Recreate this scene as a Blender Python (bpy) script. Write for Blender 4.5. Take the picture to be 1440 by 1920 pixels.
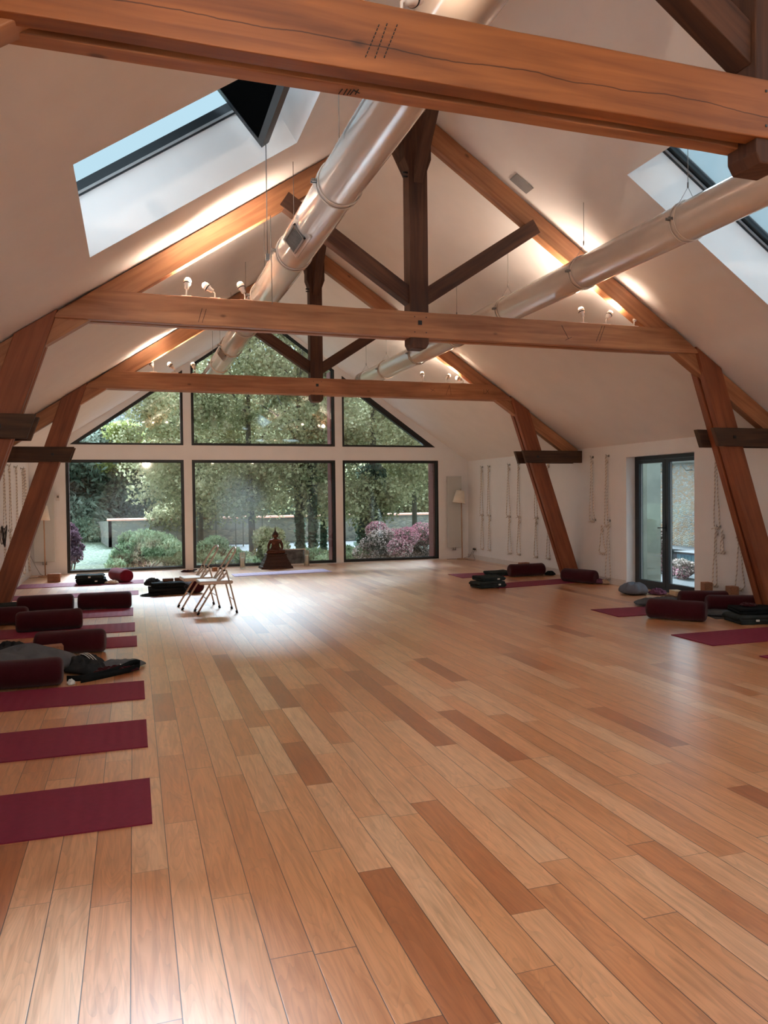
import bpy, math, random
import numpy as np
from mathutils import Vector, Matrix, noise as mnoise
from math import sin, cos, pi, radians as R

# ------------------------------------------------------------------ camera, sky, exposure
for o in list(bpy.data.objects): bpy.data.objects.remove(o)
SC = bpy.context.scene
COL = SC.collection
CAM_H = 1.6
def cam_matrix():
    f = 1440.0
    d = Vector(((250-720)/f, -(932-960)/f, -1.0)).normalized()
    h = Vector((1, 0.01126, 0))
    z = h.cross(d).normalized()
    if z.y < 0: z = -z
    x = d.cross(z)
    return Matrix((x, d, z))          # rows: world axes in camera space -> camera-to-world rotation
CM = cam_matrix()
cam = bpy.data.cameras.new('camera'); camo = bpy.data.objects.new('camera', cam); COL.objects.link(camo)
cam.sensor_fit = 'HORIZONTAL'; cam.sensor_width = 36; cam.lens = 36; cam.clip_end = 300; cam.clip_start = 0.02
camo.matrix_world = Matrix.Translation((0, 0, CAM_H)) @ CM.to_4x4()
SC.camera = camo
SC.view_settings.view_transform = 'Standard'; SC.view_settings.look = 'None'
SC.view_settings.gamma = 1.0; SC.view_settings.use_curve_mapping = False
SC.view_settings.exposure = 2.35

SKY_STRENGTH = 0.213
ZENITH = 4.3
LAMP_POWER = 0.11
SUN_POWER = 6.0
sl = bpy.data.lights.new('sun', 'SUN'); sl.energy = SUN_POWER; sl.angle = math.radians(26); sl.color = (.66, .84, 1.0)
so = bpy.data.objects.new('sun', sl); COL.objects.link(so); so.rotation_euler = (math.radians(-49), 0, math.radians(-9))
w = bpy.data.worlds.new('world'); SC.world = w; w.use_nodes = True
nt = w.node_tree; nt.nodes.clear()
wo = nt.nodes.new('ShaderNodeOutputWorld'); bg = nt.nodes.new('ShaderNodeBackground')
tc = nt.nodes.new('ShaderNodeTexCoord'); sep = nt.nodes.new('ShaderNodeSeparateXYZ')
rmp = nt.nodes.new('ShaderNodeValToRGB'); nz = nt.nodes.new('ShaderNodeTexNoise'); mx = nt.nodes.new('ShaderNodeMixRGB')
nz.inputs['Scale'].default_value = 2.2; nz.inputs['Detail'].default_value = 5
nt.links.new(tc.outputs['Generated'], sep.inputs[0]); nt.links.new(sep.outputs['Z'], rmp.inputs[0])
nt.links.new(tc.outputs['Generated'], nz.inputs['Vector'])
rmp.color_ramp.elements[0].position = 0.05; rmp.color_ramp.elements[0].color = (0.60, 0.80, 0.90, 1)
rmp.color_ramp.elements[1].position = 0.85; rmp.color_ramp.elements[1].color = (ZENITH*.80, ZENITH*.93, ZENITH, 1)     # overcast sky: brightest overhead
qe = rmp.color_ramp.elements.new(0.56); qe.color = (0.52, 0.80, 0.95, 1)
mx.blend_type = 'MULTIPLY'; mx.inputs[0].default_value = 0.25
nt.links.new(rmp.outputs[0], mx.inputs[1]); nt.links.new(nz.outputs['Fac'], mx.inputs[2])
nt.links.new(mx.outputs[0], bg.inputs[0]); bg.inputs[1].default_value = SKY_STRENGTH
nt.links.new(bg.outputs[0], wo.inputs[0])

# area lamps added over the two invented out-of-view skylights, as fill light
REAR_FILL = 8.0
for sx, px_ in ((-1, 0.1), (1, 5.85)):
    al = bpy.data.lights.new('added_rear_lamp', 'AREA'); al.shape = 'RECTANGLE'; al.size = 1.7; al.size_y = 1.7; al.energy = REAR_FILL; al.color = (.90, .96, 1.0)
    ao = bpy.data.objects.new('added_rear_lamp', al); COL.objects.link(ao); ao.location = (px_, 1.05, 4.95 if sx < 0 else 4.55); ao.rotation_euler = (0, math.radians(-33 * -sx), 0)
# ------------------------------------------------------------------ helpers
def lin(c):
    def f(v):
        v = v/255.0
        return v/12.92 if v <= 0.04045 else ((v+0.055)/1.055)**2.4
    return (f(c[0]), f(c[1]), f(c[2]), 1)
def ray(px, py):
    return CM @ Vector(((px-720)/1440, -(py-960)/1440, -1))
def hit(px, py, ax, val):
    r = ray(px, py); o = (0, 0, CAM_H); t = (val-o[ax])/r[ax]
    return Vector((0, 0, CAM_H)) + t*r
def fl(px, py, z=0.0): return hit(px, py, 2, z)

class MB:
    """collects faces; build() links them as one mesh object"""
    def __init__(s): s.v = []; s.f = []; s.uv = []; s.sm = []
    def add(s, verts, faces, smooth=False, grain=None):
        b = len(s.v); s.v += [Vector(p) for p in verts]
        for fc in faces:
            s.f.append([b+i for i in fc]); s.sm.append(smooth); s.uv.append(grain)
        return s
    def box(s, a, b, M=None, grain=None, bev=0.0):
        x0, y0, z0 = a; x1, y1, z1 = b
        if bev > 0:
            # chamfered box
            vs = []; 
            import itertools
            c = [(x0+x1)/2, (y0+y1)/2, (z0+z1)/2]; hx = [(x1-x0)/2, (y1-y0)/2, (z1-z0)/2]
            idx = {}
            for sx, sy, sz in itertools.product((-1, 1), repeat=3):
                for k in range(3):
                    h = [hx[0]-bev, hx[1]-bev, hx[2]-bev]; h[k] = hx[k]
                    idx[(sx, sy, sz, k)] = len(vs)
                    vs.append((c[0]+sx*h[0], c[1]+sy*h[1], c[2]+sz*h[2]))
            fs = []
            for k in range(3):
                a1, a2 = [(1, 2), (2, 0), (0, 1)][k]
                for sg in (-1, 1):
                    q = []
                    for u, v in ((-1, -1), (1, -1), (1, 1), (-1, 1)):
                        t = [0, 0, 0]; t[k] = sg; t[a1] = u; t[a2] = v
                        q.append(idx[(t[0], t[1], t[2], k)])
                    fs.append(q if sg > 0 else q[::-1])
            for k in range(3):   # edges parallel to axis k
                a1, a2 = [(1, 2), (2, 0), (0, 1)][k]
                for u in (-1, 1):
                    for v in (-1, 1):
                        def g(e, kk):
                            t = [0, 0, 0]; t[k] = e; t[a1] = u; t[a2] = v
                            return idx[(t[0], t[1], t[2], kk)]
                        q = [g(-1, a1), g(-1, a2), g(1, a2), g(1, a1)]
                        fs.append(q if u*v < 0 else q[::-1])
            for sx, sy, sz in itertools.product((-1, 1), repeat=3):
                q = [idx[(sx, sy, sz, k)] for k in range(3)]
                fs.append(q if sx*sy*sz > 0 else q[::-1])
        else:
            vs = [(x0,y0,z0),(x1,y0,z0),(x1,y1,z0),(x0,y1,z0),(x0,y0,z1),(x1,y0,z1),(x1,y1,z1),(x0,y1,z1)]
            fs = [(3,2,1,0),(4,5,6,7),(0,1,5,4),(1,2,6,5),(2,3,7,6),(3,0,4,7)]
        if M is not None: vs = [M @ Vector(p) for p in vs]
        return s.add(vs, fs, False, grain)
    def prism(s, poly, y0, y1, plane='xz', grain=None, M=None):
        """poly: 2D outline; extruded from y0 to y1 along the third axis"""
        n = len(poly)
        def P(p, t):
            if plane == 'xz': return (p[0], t, p[1])
            if plane == 'xy': return (p[0], p[1], t)
            return (t, p[0], p[1])
        vs = [P(p, y0) for p in poly]+[P(p, y1) for p in poly]
        if M is not None: vs = [M @ Vector(p) for p in vs]
        ar = sum(poly[i][0]*poly[(i+1) % n][1]-poly[(i+1) % n][0]*poly[i][1] for i in range(n))
        flip = (ar > 0) if plane != 'xz' else (ar < 0)
        if y1 < y0: flip = not flip
        a = list(range(n)); b = [n+i for i in range(n)]
        fs = [a[::-1] if flip else a, b if flip else b[::-1]]
        for i in range(n):
            j = (i+1) % n
            q = [i, j, n+j, n+i]
            fs.append(q if flip else q[::-1])
        return s.add(vs, fs, False, grain)
    def bar(s, p0, p1, w, h, up=(0,0,1), grain=True, bev=0.0):
        p0 = Vector(p0); p1 = Vector(p1); d = p1-p0; L = d.length; d.normalize()
        u = Vector(up); side = d.cross(u)
        if side.length < 1e-4: side = d.cross(Vector((0, 1, 0)))
        side.normalize(); u = side.cross(d).normalized()
        M = Matrix((d, side, u)).transposed().to_4x4(); M.translation = p0
        return s.box((0, -w/2, -h/2), (L, w/2, h/2), M, grain=d if grain else None, bev=bev)
    def tube(s, pts, r, n=8, cap=True, closed=False, smooth=True):
        pts = [Vector(p) for p in pts]; m = len(pts); rr = r if isinstance(r, (list, tuple)) else [r]*m
        vs = []; pu = None
        for i, p in enumerate(pts):
            a = pts[(i-1) % m] if (i > 0 or closed) else p; b = pts[(i+1) % m] if (i < m-1 or closed) else p
            t = (b-a)
            if t.length < 1e-9: t = Vector((0, 0, 1))
            t.normalize()
            if pu is None:
                pu = t.orthogonal().normalized()
            pu = (pu - t*pu.dot(t))
            if pu.length < 1e-6: pu = t.orthogonal()
            pu.normalize(); pv = t.cross(pu)
            for k in range(n):
                an = 2*pi*k/n
                vs.append(p+(pu*cos(an)+pv*sin(an))*rr[i])
        fs = []
        for i in range(m if closed else m-1):
            j = (i+1) % m
            for k in range(n):
                fs.append((i*n+k, i*n+(k+1) % n, j*n+(k+1) % n, j*n+k))
        s.add(vs, fs, smooth)
        if cap and not closed:
            b = len(s.v)-len(vs)
            s.f.append([b+k for k in range(n)][::-1]); s.sm.append(False); s.uv.append(None)
            s.f.append([b+(m-1)*n+k for k in range(n)]); s.sm.append(False); s.uv.append(None)
        return s
    def lathe(s, prof, n=24, M=None, smooth=True):
        """prof: list of (r,z)"""
        vs = []; m = len(prof)
        for r, z in prof:
            for k in range(n):
                a = 2*pi*k/n; vs.append((max(r, 1e-4)*cos(a), max(r, 1e-4)*sin(a), z))
        fs = [(i*n+k, i*n+(k+1) % n, (i+1)*n+(k+1) % n, (i+1)*n+k) for i in range(m-1) for k in range(n)]
        fs.append(list(range(n))[::-1]); fs.append([(m-1)*n+k for k in range(n)])
        if M is not None: vs = [M @ Vector(p) for p in vs]
        return s.add(vs, fs, smooth)
    def build(s, name, mat, parent=None, at=None, props=None):
        o3 = Vector(at) if at is not None else Vector((0, 0, 0))
        if parent is not None and at is None: o3 = Vector(parent.get('_o', (0, 0, 0)))
        me = bpy.data.meshes.new(name)
        me.from_pydata([tuple(p-o3) for p in s.v], [], s.f); me.update()
        me.polygons.foreach_set('use_smooth', s.sm)
        if any(g is not None for g in s.uv):
            uvl = me.uv_layers.new(name='grain').data
            for pi_, poly in enumerate(me.polygons):
                g = s.uv[pi_]
                if g is None or g is True: g = Vector((0, 0, 1))
                g = Vector(g); nrm = poly.normal; q = g.cross(nrm)
                if q.length < 0.3: # end grain
                    q = g.orthogonal().normalized(); g2 = q.cross(nrm)
                else: q.normalize(); g2 = g
                off = 3.7*abs(nrm.x)+7.1*abs(nrm.y)*(1 if nrm.y > 0 else 1.3)+5.3*abs(nrm.z)
                for li in poly.loop_indices:
                    p = s.v[me.loops[li].vertex_index]
                    uvl[li].uv = (p.dot(g2)+off, p.dot(q))
        ob = bpy.data.objects.new(name, me); COL.objects.link(ob)
        me.materials.append(mat)
        if parent is not None: ob.parent = parent; ob['_o'] = tuple(o3)
        else:
            ob.location = o3; ob['_o'] = tuple(o3)
        if props:
            for k, v in props.items(): ob[k] = v
        return ob

def empty(name, loc, label=None, cat=None, group=None, rz=0.0):
    o = bpy.data.objects.new(name, None); COL.objects.link(o); o.location = loc; o.rotation_euler = (0, 0, rz)
    o.empty_display_size = 0.1; o['_o'] = tuple(loc)
    tag(o, label, cat, group); return o
def tag(o, label=None, cat=None, group=None, kind=None):
    if label: o['label'] = label
    if cat: o['category'] = cat
    if group: o['group'] = group
    if kind: o['kind'] = kind
    return o
def copy_tree(o, parent=None):
    c = o.copy(); COL.objects.link(c); c.parent = parent
    if parent is not None: c.matrix_parent_inverse = o.matrix_parent_inverse.copy()
    for ch in list(o.children): copy_tree(ch, c)
    return c
def struct(o): o['kind'] = 'structure'; return o
def bevel(o, wd=0.004, seg=2):
    m = o.modifiers.new('bevel', 'BEVEL'); m.width = wd; m.segments = seg; m.limit_method = 'ANGLE'; return o
def subd(o, n=1):
    m = o.modifiers.new('subdivision', 'SUBSURF'); m.levels = n; m.render_levels = n; return o

# ------------------------------------------------------------------ materials
def mat_new(name):
    m = bpy.data.materials.new(name); m.use_nodes = True; t = m.node_tree
    return m, t, t.nodes['Principled BSDF']
def simple(name, col, rough=0.6, metal=0.0, noise_amt=0.08, nscale=8.0, bump=0.0, bscale=60.0, spec=0.5, coat=0.0, sheen=0.0):
    m, t, b = mat_new(name); c = lin(col)
    b.inputs['Roughness'].default_value = rough; b.inputs['Metallic'].default_value = metal
    b.inputs['Specular IOR Level'].default_value = spec
    b.inputs['Coat Weight'].default_value = coat; b.inputs['Coat Roughness'].default_value = 0.08
    b.inputs['Sheen Weight'].default_value = sheen
    n = t.nodes.new('ShaderNodeTexNoise'); n.inputs['Scale'].default_value = nscale; n.inputs['Detail'].default_value = 4
    tcn = t.nodes.new('ShaderNodeTexCoord'); t.links.new(tcn.outputs['Object'], n.inputs['Vector'])
    r = t.nodes.new('ShaderNodeValToRGB')
    r.color_ramp.elements[0].position = .3; r.color_ramp.elements[1].position = .7
    r.color_ramp.elements[0].color = tuple(v*(1-noise_amt) for v in c[:3])+(1,)
    r.color_ramp.elements[1].color = tuple(min(1, v*(1+noise_amt)) for v in c[:3])+(1,)
    t.links.new(n.outputs['Fac'], r.inputs[0]); t.links.new(r.outputs[0], b.inputs['Base Color'])
    if bump > 0:
        n2 = t.nodes.new('ShaderNodeTexNoise'); n2.inputs['Scale'].default_value = bscale; n2.inputs['Detail'].default_value = 3
        t.links.new(tcn.outputs['Object'], n2.inputs['Vector'])
        bp = t.nodes.new('ShaderNodeBump'); bp.inputs['Strength'].default_value = bump; bp.inputs['Distance'].default_value = 0.01
        t.links.new(n2.outputs['Fac'], bp.inputs['Height']); t.links.new(bp.outputs[0], b.inputs['Normal'])
    return m
def wood(name, c1, c2, rough=0.55, sc=(1.1, 16), crack=None, knots=0.5, dark=0.25):
    m, t, b = mat_new(name); L = t.links.new; N = t.nodes.new
    uv = N('ShaderNodeUVMap'); mp = N('ShaderNodeMapping'); L(uv.outputs[0], mp.inputs[0])
    oi = N('ShaderNodeObjectInfo'); ad = N('ShaderNodeVectorMath'); ad.operation = 'ADD'
    cmb = N('ShaderNodeCombineXYZ'); ml = N('ShaderNodeMath'); ml.operation = 'MULTIPLY'; ml.inputs[1].default_value = 37
    L(oi.outputs['Random'], ml.inputs[0]); L(ml.outputs[0], cmb.inputs[2]); L(ml.outputs[0], cmb.inputs[0])
    L(mp.outputs[0], ad.inputs[0]); L(cmb.outputs[0], ad.inputs[1])
    mp.inputs['Scale'].default_value = (sc[0], sc[1], 1)
    n = N('ShaderNodeTexNoise'); n.inputs['Scale'].default_value = 1.0; n.inputs['Detail'].default_value = 6; n.inputs['Distortion'].default_value = 0.6
    L(ad.outputs[0], n.inputs['Vector'])
    r = N('ShaderNodeValToRGB'); r.color_ramp.elements[0].position = .32; r.color_ramp.elements[1].position = .68
    r.color_ramp.elements[0].color = lin(c1); r.color_ramp.elements[1].color = lin(c2); L(n.outputs['Fac'], r.inputs[0])
    # broad patches
    mp2 = N('ShaderNodeMapping'); mp2.inputs['Scale'].default_value = (1.2, 3.0, 1); L(uv.outputs[0], mp2.inputs[0])
    n2 = N('ShaderNodeTexNoise'); n2.inputs['Scale'].default_value = 1.0; n2.inputs['Detail'].default_value = 3; L(mp2.outputs[0], n2.inputs['Vector'])
    r2 = N('ShaderNodeValToRGB'); r2.color_ramp.elements[0].position = .35; r2.color_ramp.elements[0].color = (1-dark, 1-dark*1.1, 1-dark*1.2, 1)
    r2.color_ramp.elements[1].position = .6; r2.color_ramp.elements[1].color = (1, 1, 1, 1); L(n2.outputs['Fac'], r2.inputs[0])
    mm = N('ShaderNodeMixRGB'); mm.blend_type = 'MULTIPLY'; mm.inputs[0].default_value = 1; L(r.outputs[0], mm.inputs[1]); L(r2.outputs[0], mm.inputs[2])
    out = mm.outputs[0]
    # knots
    mp3 = N('ShaderNodeMapping'); mp3.inputs['Scale'].default_value = (1.6, 3.2, 1); L(uv.outputs[0], mp3.inputs[0])
    vo = N('ShaderNodeTexVoronoi'); vo.inputs['Scale'].default_value = 1.0; L(mp3.outputs[0], vo.inputs['Vector'])
    r3 = N('ShaderNodeValToRGB'); r3.color_ramp.elements[0].position = .03; r3.color_ramp.elements[0].color = (1-knots,)*3+(1,)
    r3.color_ramp.elements[1].position = .07; r3.color_ramp.elements[1].color = (1, 1, 1, 1); L(vo.outputs['Distance'], r3.inputs[0])
    m3 = N('ShaderNodeMixRGB'); m3.blend_type = 'MULTIPLY'; m3.inputs[0].default_value = 1; L(out, m3.inputs[1]); L(r3.outputs[0], m3.inputs[2]); out = m3.outputs[0]
    if crack is not None:
        mp4 = N('ShaderNodeMapping'); mp4.inputs['Scale'].default_value = (1.6, 0.0, 1); L(uv.outputs[0], mp4.inputs[0])
        n4 = N('ShaderNodeTexNoise'); n4.inputs['Scale'].default_value = 1.0; n4.inputs['Detail'].default_value = 5; L(mp4.outputs[0], n4.inputs['Vector'])
        sp = N('ShaderNodeSeparateXYZ'); L(uv.outputs[0], sp.inputs[0])
        a1 = N('ShaderNodeMath'); a1.operation = 'MULTIPLY_ADD'; a1.inputs[1].default_value = crack[1]; a1.inputs[2].default_value = crack[0]
        L(n4.outputs['Fac'], a1.inputs[0])
        a2 = N('ShaderNodeMath'); a2.operation = 'ADD'; L(sp.outputs['Y'], a2.inputs[0]); L(a1.outputs[0], a2.inputs[1])
        a3 = N('ShaderNodeMath'); a3.operation = 'ABSOLUTE'; L(a2.outputs[0], a3.inputs[0])
        r4 = N('ShaderNodeValToRGB'); r4.color_ramp.elements[0].position = .0012; r4.color_ramp.elements[0].color = (.12, .08, .06, 1)
        r4.color_ramp.elements[1].position = .0035; r4.color_ramp.elements[1].color = (1, 1, 1, 1); L(a3.outputs[0], r4.inputs[0])
        m4 = N('ShaderNodeMixRGB'); m4.blend_type = 'MULTIPLY'; m4.inputs[0].default_value = 1; L(out, m4.inputs[1]); L(r4.outputs[0], m4.inputs[2]); out = m4.outputs[0]
    L(out, b.inputs['Base Color']); b.inputs['Roughness'].default_value = rough
    bp = N('ShaderNodeBump'); bp.inputs['Strength'].default_value = .25; bp.inputs['Distance'].default_value = .01
    L(n.outputs['Fac'], bp.inputs['Height']); L(bp.outputs[0], b.inputs['Normal'])
    return m
def floor_mat():
    m, t, b = mat_new('parquet'); L = t.links.new; N = t.nodes.new
    W = 0.152
    def math_(op, a=None, bb=None, c=None):
        n = N('ShaderNodeMath'); n.operation = op
        for i, v in enumerate((a, bb, c)):
            if v is None: continue
            if isinstance(v, (int, float)): n.inputs[i].default_value = v
            else: L(v, n.inputs[i])
        return n.outputs[0]
    tcn = N('ShaderNodeTexCoord'); sp = N('ShaderNodeSeparateXYZ'); L(tcn.outputs['Object'], sp.inputs[0])
    X, Y = sp.outputs['X'], sp.outputs['Y']
    xs = math_('DIVIDE', math_('ADD', X, 0.037+W*40), W)
    row = math_('FLOOR', xs); fx = math_('FRACT', xs)
    wn = N('ShaderNodeTexWhiteNoise'); wn.noise_dimensions = '1D'; L(row, wn.inputs['W'])
    ln = math_('MULTIPLY_ADD', wn.outputs['Value'], 0.55, 0.95)
    wn2 = N('ShaderNodeTexWhiteNoise'); wn2.noise_dimensions = '1D'; L(math_('ADD', row, 71.3), wn2.inputs['W'])
    # warp along length so that board lengths vary
    nzw = N('ShaderNodeTexNoise'); nzw.noise_dimensions = '2D'; nzw.inputs['Scale'].default_value = 0.45; nzw.inputs['Detail'].default_value = 0
    cb = N('ShaderNodeCombineXYZ'); L(math_('MULTIPLY', row, 7.77), cb.inputs[0]); L(Y, cb.inputs[1]); L(cb.outputs[0], nzw.inputs['Vector'])
    yw = math_('MULTIPLY_ADD', nzw.outputs['Fac'], 1.2, Y)
    ys = math_('ADD', math_('DIVIDE', yw, ln), math_('MULTIPLY', wn2.outputs['Value'], 13.0))
    cell = math_('FLOOR', ys); fy = math_('FRACT', ys)
    idn = N('ShaderNodeTexWhiteNoise'); idn.noise_dimensions = '2D'
    cb2 = N('ShaderNodeCombineXYZ'); L(row, cb2.inputs[0]); L(cell, cb2.inputs[1]); L(cb2.outputs[0], idn.inputs['Vector'])
    rid = idn.outputs['Value']
    cr = N('ShaderNodeValToRGB'); e = cr.color_ramp.elements
    e[0].position = 0; e[0].color = lin(FLOOR_C[0]); e[1].position = 1; e[1].color = lin(FLOOR_C[4])
    for p, c in ((.07, FLOOR_C[1]), (.28, FLOOR_C[2]), (.7, FLOOR_C[3])):
        q = e.new(p); q.color = lin(c)
    L(rid, cr.inputs[0])
    # grain
    cb3 = N('ShaderNodeCombineXYZ'); L(math_('MULTIPLY', X, 26.0), cb3.inputs[0]); L(math_('MULTIPLY', Y, 2.2), cb3.inputs[1]); L(math_('MULTIPLY', rid, 50.0), cb3.inputs[2])
    g = N('ShaderNodeTexNoise'); g.inputs['Scale'].default_value = 1; g.inputs['Detail'].default_value = 5; g.inputs['Distortion'].default_value = 1.4; L(cb3.outputs[0], g.inputs['Vector'])
    gr = N('ShaderNodeValToRGB'); gr.color_ramp.elements[0].position = .3; gr.color_ramp.elements[0].color = (.74, .66, .58, 1)
    gr.color_ramp.elements[1].position = .62; gr.color_ramp.elements[1].color = (1.0, 1.0, 1.0, 1); L(g.outputs['Fac'], gr.inputs[0])
    # cathedral figure
    cbw = N('ShaderNodeCombineXYZ'); L(math_('MULTIPLY', X, 9.0), cbw.inputs[0]); L(math_('MULTIPLY', Y, 0.9), cbw.inputs[1]); L(math_('MULTIPLY', rid, 31.0), cbw.inputs[2])
    wv = N('ShaderNodeTexNoise'); wv.inputs['Scale'].default_value = 1; wv.inputs['Detail'].default_value = 1.5; wv.inputs['Distortion'].default_value = .7; L(cbw.outputs[0], wv.inputs['Vector'])
    band = math_('FRACT', math_('MULTIPLY', wv.outputs['Fac'], 16.0))
    bandd = math_('MULTIPLY_ADD', math_('POWER', band, 3.0), -0.16, 1.0)
    m1 = N('ShaderNodeMixRGB'); m1.blend_type = 'MULTIPLY'; m1.inputs[0].default_value = 1; L(cr.outputs[0], m1.inputs[1]); L(gr.outputs[0], m1.inputs[2])
    m1b = N('ShaderNodeMixRGB'); m1b.blend_type = 'MULTIPLY'; m1b.inputs[0].default_value = 1; L(m1.outputs[0], m1b.inputs[1]); L(bandd, m1b.inputs[2])
    # seams
    ex = math_('MULTIPLY', math_('MINIMUM', fx, math_('SUBTRACT', 1.0, fx)), W)
    ey = math_('MULTIPLY', math_('MINIMUM', fy, math_('SUBTRACT', 1.0, fy)), 1.2)
    sx = math_('LESS_THAN', ex, 0.0017); sy = math_('LESS_THAN', ey, 0.0012)
    seam = math_('MAXIMUM', sx, sy)
    m2 = N('ShaderNodeMixRGB'); L(seam, m2.inputs[0]); L(m1b.outputs[0], m2.inputs[1]); m2.inputs[2].default_value = lin((70, 40, 24))
    L(m2.outputs[0], b.inputs['Base Color'])
    rg = math_('MULTIPLY_ADD', g.outputs['Fac'], 0.14, FLOOR_ROUGH)
    L(rg, b.inputs['Roughness']); b.inputs['Specular IOR Level'].default_value = 0.6; b.inputs['Coat Weight'].default_value = 1.0; b.inputs['Coat Roughness'].default_value = 0.3
    hgt = math_('MULTIPLY_ADD', g.outputs['Fac'], 0.08, math_('MULTIPLY', math_('MINIMUM', ex, 0.004), 250.0))
    bp = N('ShaderNodeBump'); bp.inputs['Strength'].default_value = .35; bp.inputs['Distance'].default_value = .0015
    L(hgt, bp.inputs['Height']); L(bp.outputs[0], b.inputs['Normal'])
    return m
FLOOR_C = ((182, 106, 60), (210, 136, 84), (226, 158, 106), (236, 172, 122), (244, 194, 150))
FLOOR_ROUGH = 0.25
def glass_mat(name, tint=(1, 1, 1), refl=0.06, fres=.4):
    m = bpy.data.materials.new(name); m.use_nodes = True; t = m.node_tree; t.nodes.clear()
    o = t.nodes.new('ShaderNodeOutputMaterial'); mixn = t.nodes.new('ShaderNodeMixShader')
    tr = t.nodes.new('ShaderNodeBsdfTransparent'); gl = t.nodes.new('ShaderNodeBsdfGlossy')
    tr.inputs[0].default_value = tint+(1,); gl.inputs['Roughness'].default_value = .03
    lw = t.nodes.new('ShaderNodeLayerWeight'); lw.inputs[0].default_value = .35
    mu = t.nodes.new('ShaderNodeMath'); mu.operation = 'MULTIPLY_ADD'; mu.inputs[1].default_value = fres; mu.inputs[2].default_value = refl
    t.links.new(lw.outputs['Fresnel'], mu.inputs[0]); t.links.new(mu.outputs[0], mixn.inputs[0])
    t.links.new(tr.outputs[0], mixn.inputs[1]); t.links.new(gl.outputs[0], mixn.inputs[2]); t.links.new(mixn.outputs[0], o.inputs[0])
    return m
def emit(name, col, s):
    m = bpy.data.materials.new(name); m.use_nodes = True; t = m.node_tree; t.nodes.clear()
    o = t.nodes.new('ShaderNodeOutputMaterial'); e = t.nodes.new('ShaderNodeEmission'); e.inputs[0].default_value = lin(col); e.inputs[1].default_value = s
    t.links.new(e.outputs[0], o.inputs[0]); return m
def leaf_mat(name, cols, transl=0.5):
    m = bpy.data.materials.new(name); m.use_nodes = True; t = m.node_tree; t.nodes.clear(); L = t.links.new; N = t.nodes.new
    o = N('ShaderNodeOutputMaterial'); d = N('ShaderNodeBsdfDiffuse'); tr = N('ShaderNodeBsdfTranslucent'); mxs = N('ShaderNodeMixShader')
    g = N('ShaderNodeNewGeometry'); r = N('ShaderNodeValToRGB'); n = N('ShaderNodeTexNoise'); n.inputs['Scale'].default_value = .55; n.inputs['Detail'].default_value = 4
    tcn = N('ShaderNodeTexCoord'); L(tcn.outputs['Object'], n.inputs['Vector'])
    a = N('ShaderNodeMath'); a.operation = 'MULTIPLY_ADD'; a.inputs[1].default_value = .5; L(g.outputs['Random Per Island'], a.inputs[0])
    a2 = N('ShaderNodeMath'); a2.operation = 'MULTIPLY_ADD'; a2.inputs[1].default_value = 1.6; a2.inputs[2].default_value = -.55; L(n.outputs['Fac'], a2.inputs[0]); L(a2.outputs[0], a.inputs[2])
    e = r.color_ramp.elements; e[0].position = 0; e[0].color = lin(cols[0]); e[1].position = 1; e[1].color = lin(cols[-1])
    for i, c in enumerate(cols[1:-1]):
        q = e.new((i+1)/(len(cols)-1)); q.color = lin(c)
    L(a.outputs[0], r.inputs[0]); L(r.outputs[0], d.inputs[0]); L(r.outputs[0], tr.inputs[0])
    mxs.inputs[0].default_value = transl; L(d.outputs[0], mxs.inputs[1]); L(tr.outputs[0], mxs.inputs[2]); L(mxs.outputs[0], o.inputs[0])
    return m
def stone_mat(name, cols, scale=5.0, mortar=(150, 145, 135)):
    m, t, b = mat_new(name); L = t.links.new; N = t.nodes.new
    tcn = N('ShaderNodeTexCoord'); mp = N('ShaderNodeMapping'); mp.inputs['Scale'].default_value = (1, 1, 1.8); L(tcn.outputs['Object'], mp.inputs[0])
    v = N('ShaderNodeTexVoronoi'); v.inputs['Scale'].default_value = scale; L(mp.outputs[0], v.inputs['Vector'])
    v2 = N('ShaderNodeTexVoronoi'); v2.feature = 'DISTANCE_TO_EDGE'; v2.inputs['Scale'].default_value = scale; L(mp.outputs[0], v2.inputs['Vector'])
    sp = N('ShaderNodeSeparateColor'); L(v.outputs['Color'], sp.inputs[0])
    n = N('ShaderNodeTexNoise'); n.inputs['Scale'].default_value = 1.1; n.inputs['Detail'].default_value = 5; L(tcn.outputs['Object'], n.inputs['Vector'])
    a = N('ShaderNodeMath'); a.operation = 'MULTIPLY_ADD'; a.inputs[1].default_value = .7; L(sp.outputs[0], a.inputs[0])
    a2 = N('ShaderNodeMath'); a2.operation = 'MULTIPLY_ADD'; a2.inputs[1].default_value = 1.3; a2.inputs[2].default_value = -.5; L(n.outputs['Fac'], a2.inputs[0]); L(a2.outputs[0], a.inputs[2])
    r = N('ShaderNodeValToRGB'); e = r.color_ramp.elements; e[0].position = 0; e[0].color = lin(cols[0]); e[1].position = 1; e[1].color = lin(cols[-1])
    for i, c in enumerate(cols[1:-1]):
        q = e.new((i+1)/(len(cols)-1)); q.color = lin(c)
    L(a.outputs[0], r.inputs[0])
    lt = N('ShaderNodeMath'); lt.operation = 'LESS_THAN'; lt.inputs[1].default_value = .06; L(v2.outputs['Distance'], lt.inputs[0])
    mm = N('ShaderNodeMixRGB'); L(lt.outputs[0], mm.inputs[0]); L(r.outputs[0], mm.inputs[1]); mm.inputs[2].default_value = lin(mortar)
    L(mm.outputs[0], b.inputs['Base Color']); b.inputs['Roughness'].default_value = .9
    bp = N('ShaderNodeBump'); bp.inputs['Strength'].default_value = .8; bp.inputs['Distance'].default_value = .04; L(v2.outputs['Distance'], bp.inputs['Height']); L(bp.outputs[0], b.inputs['Normal'])
    return m
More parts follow.
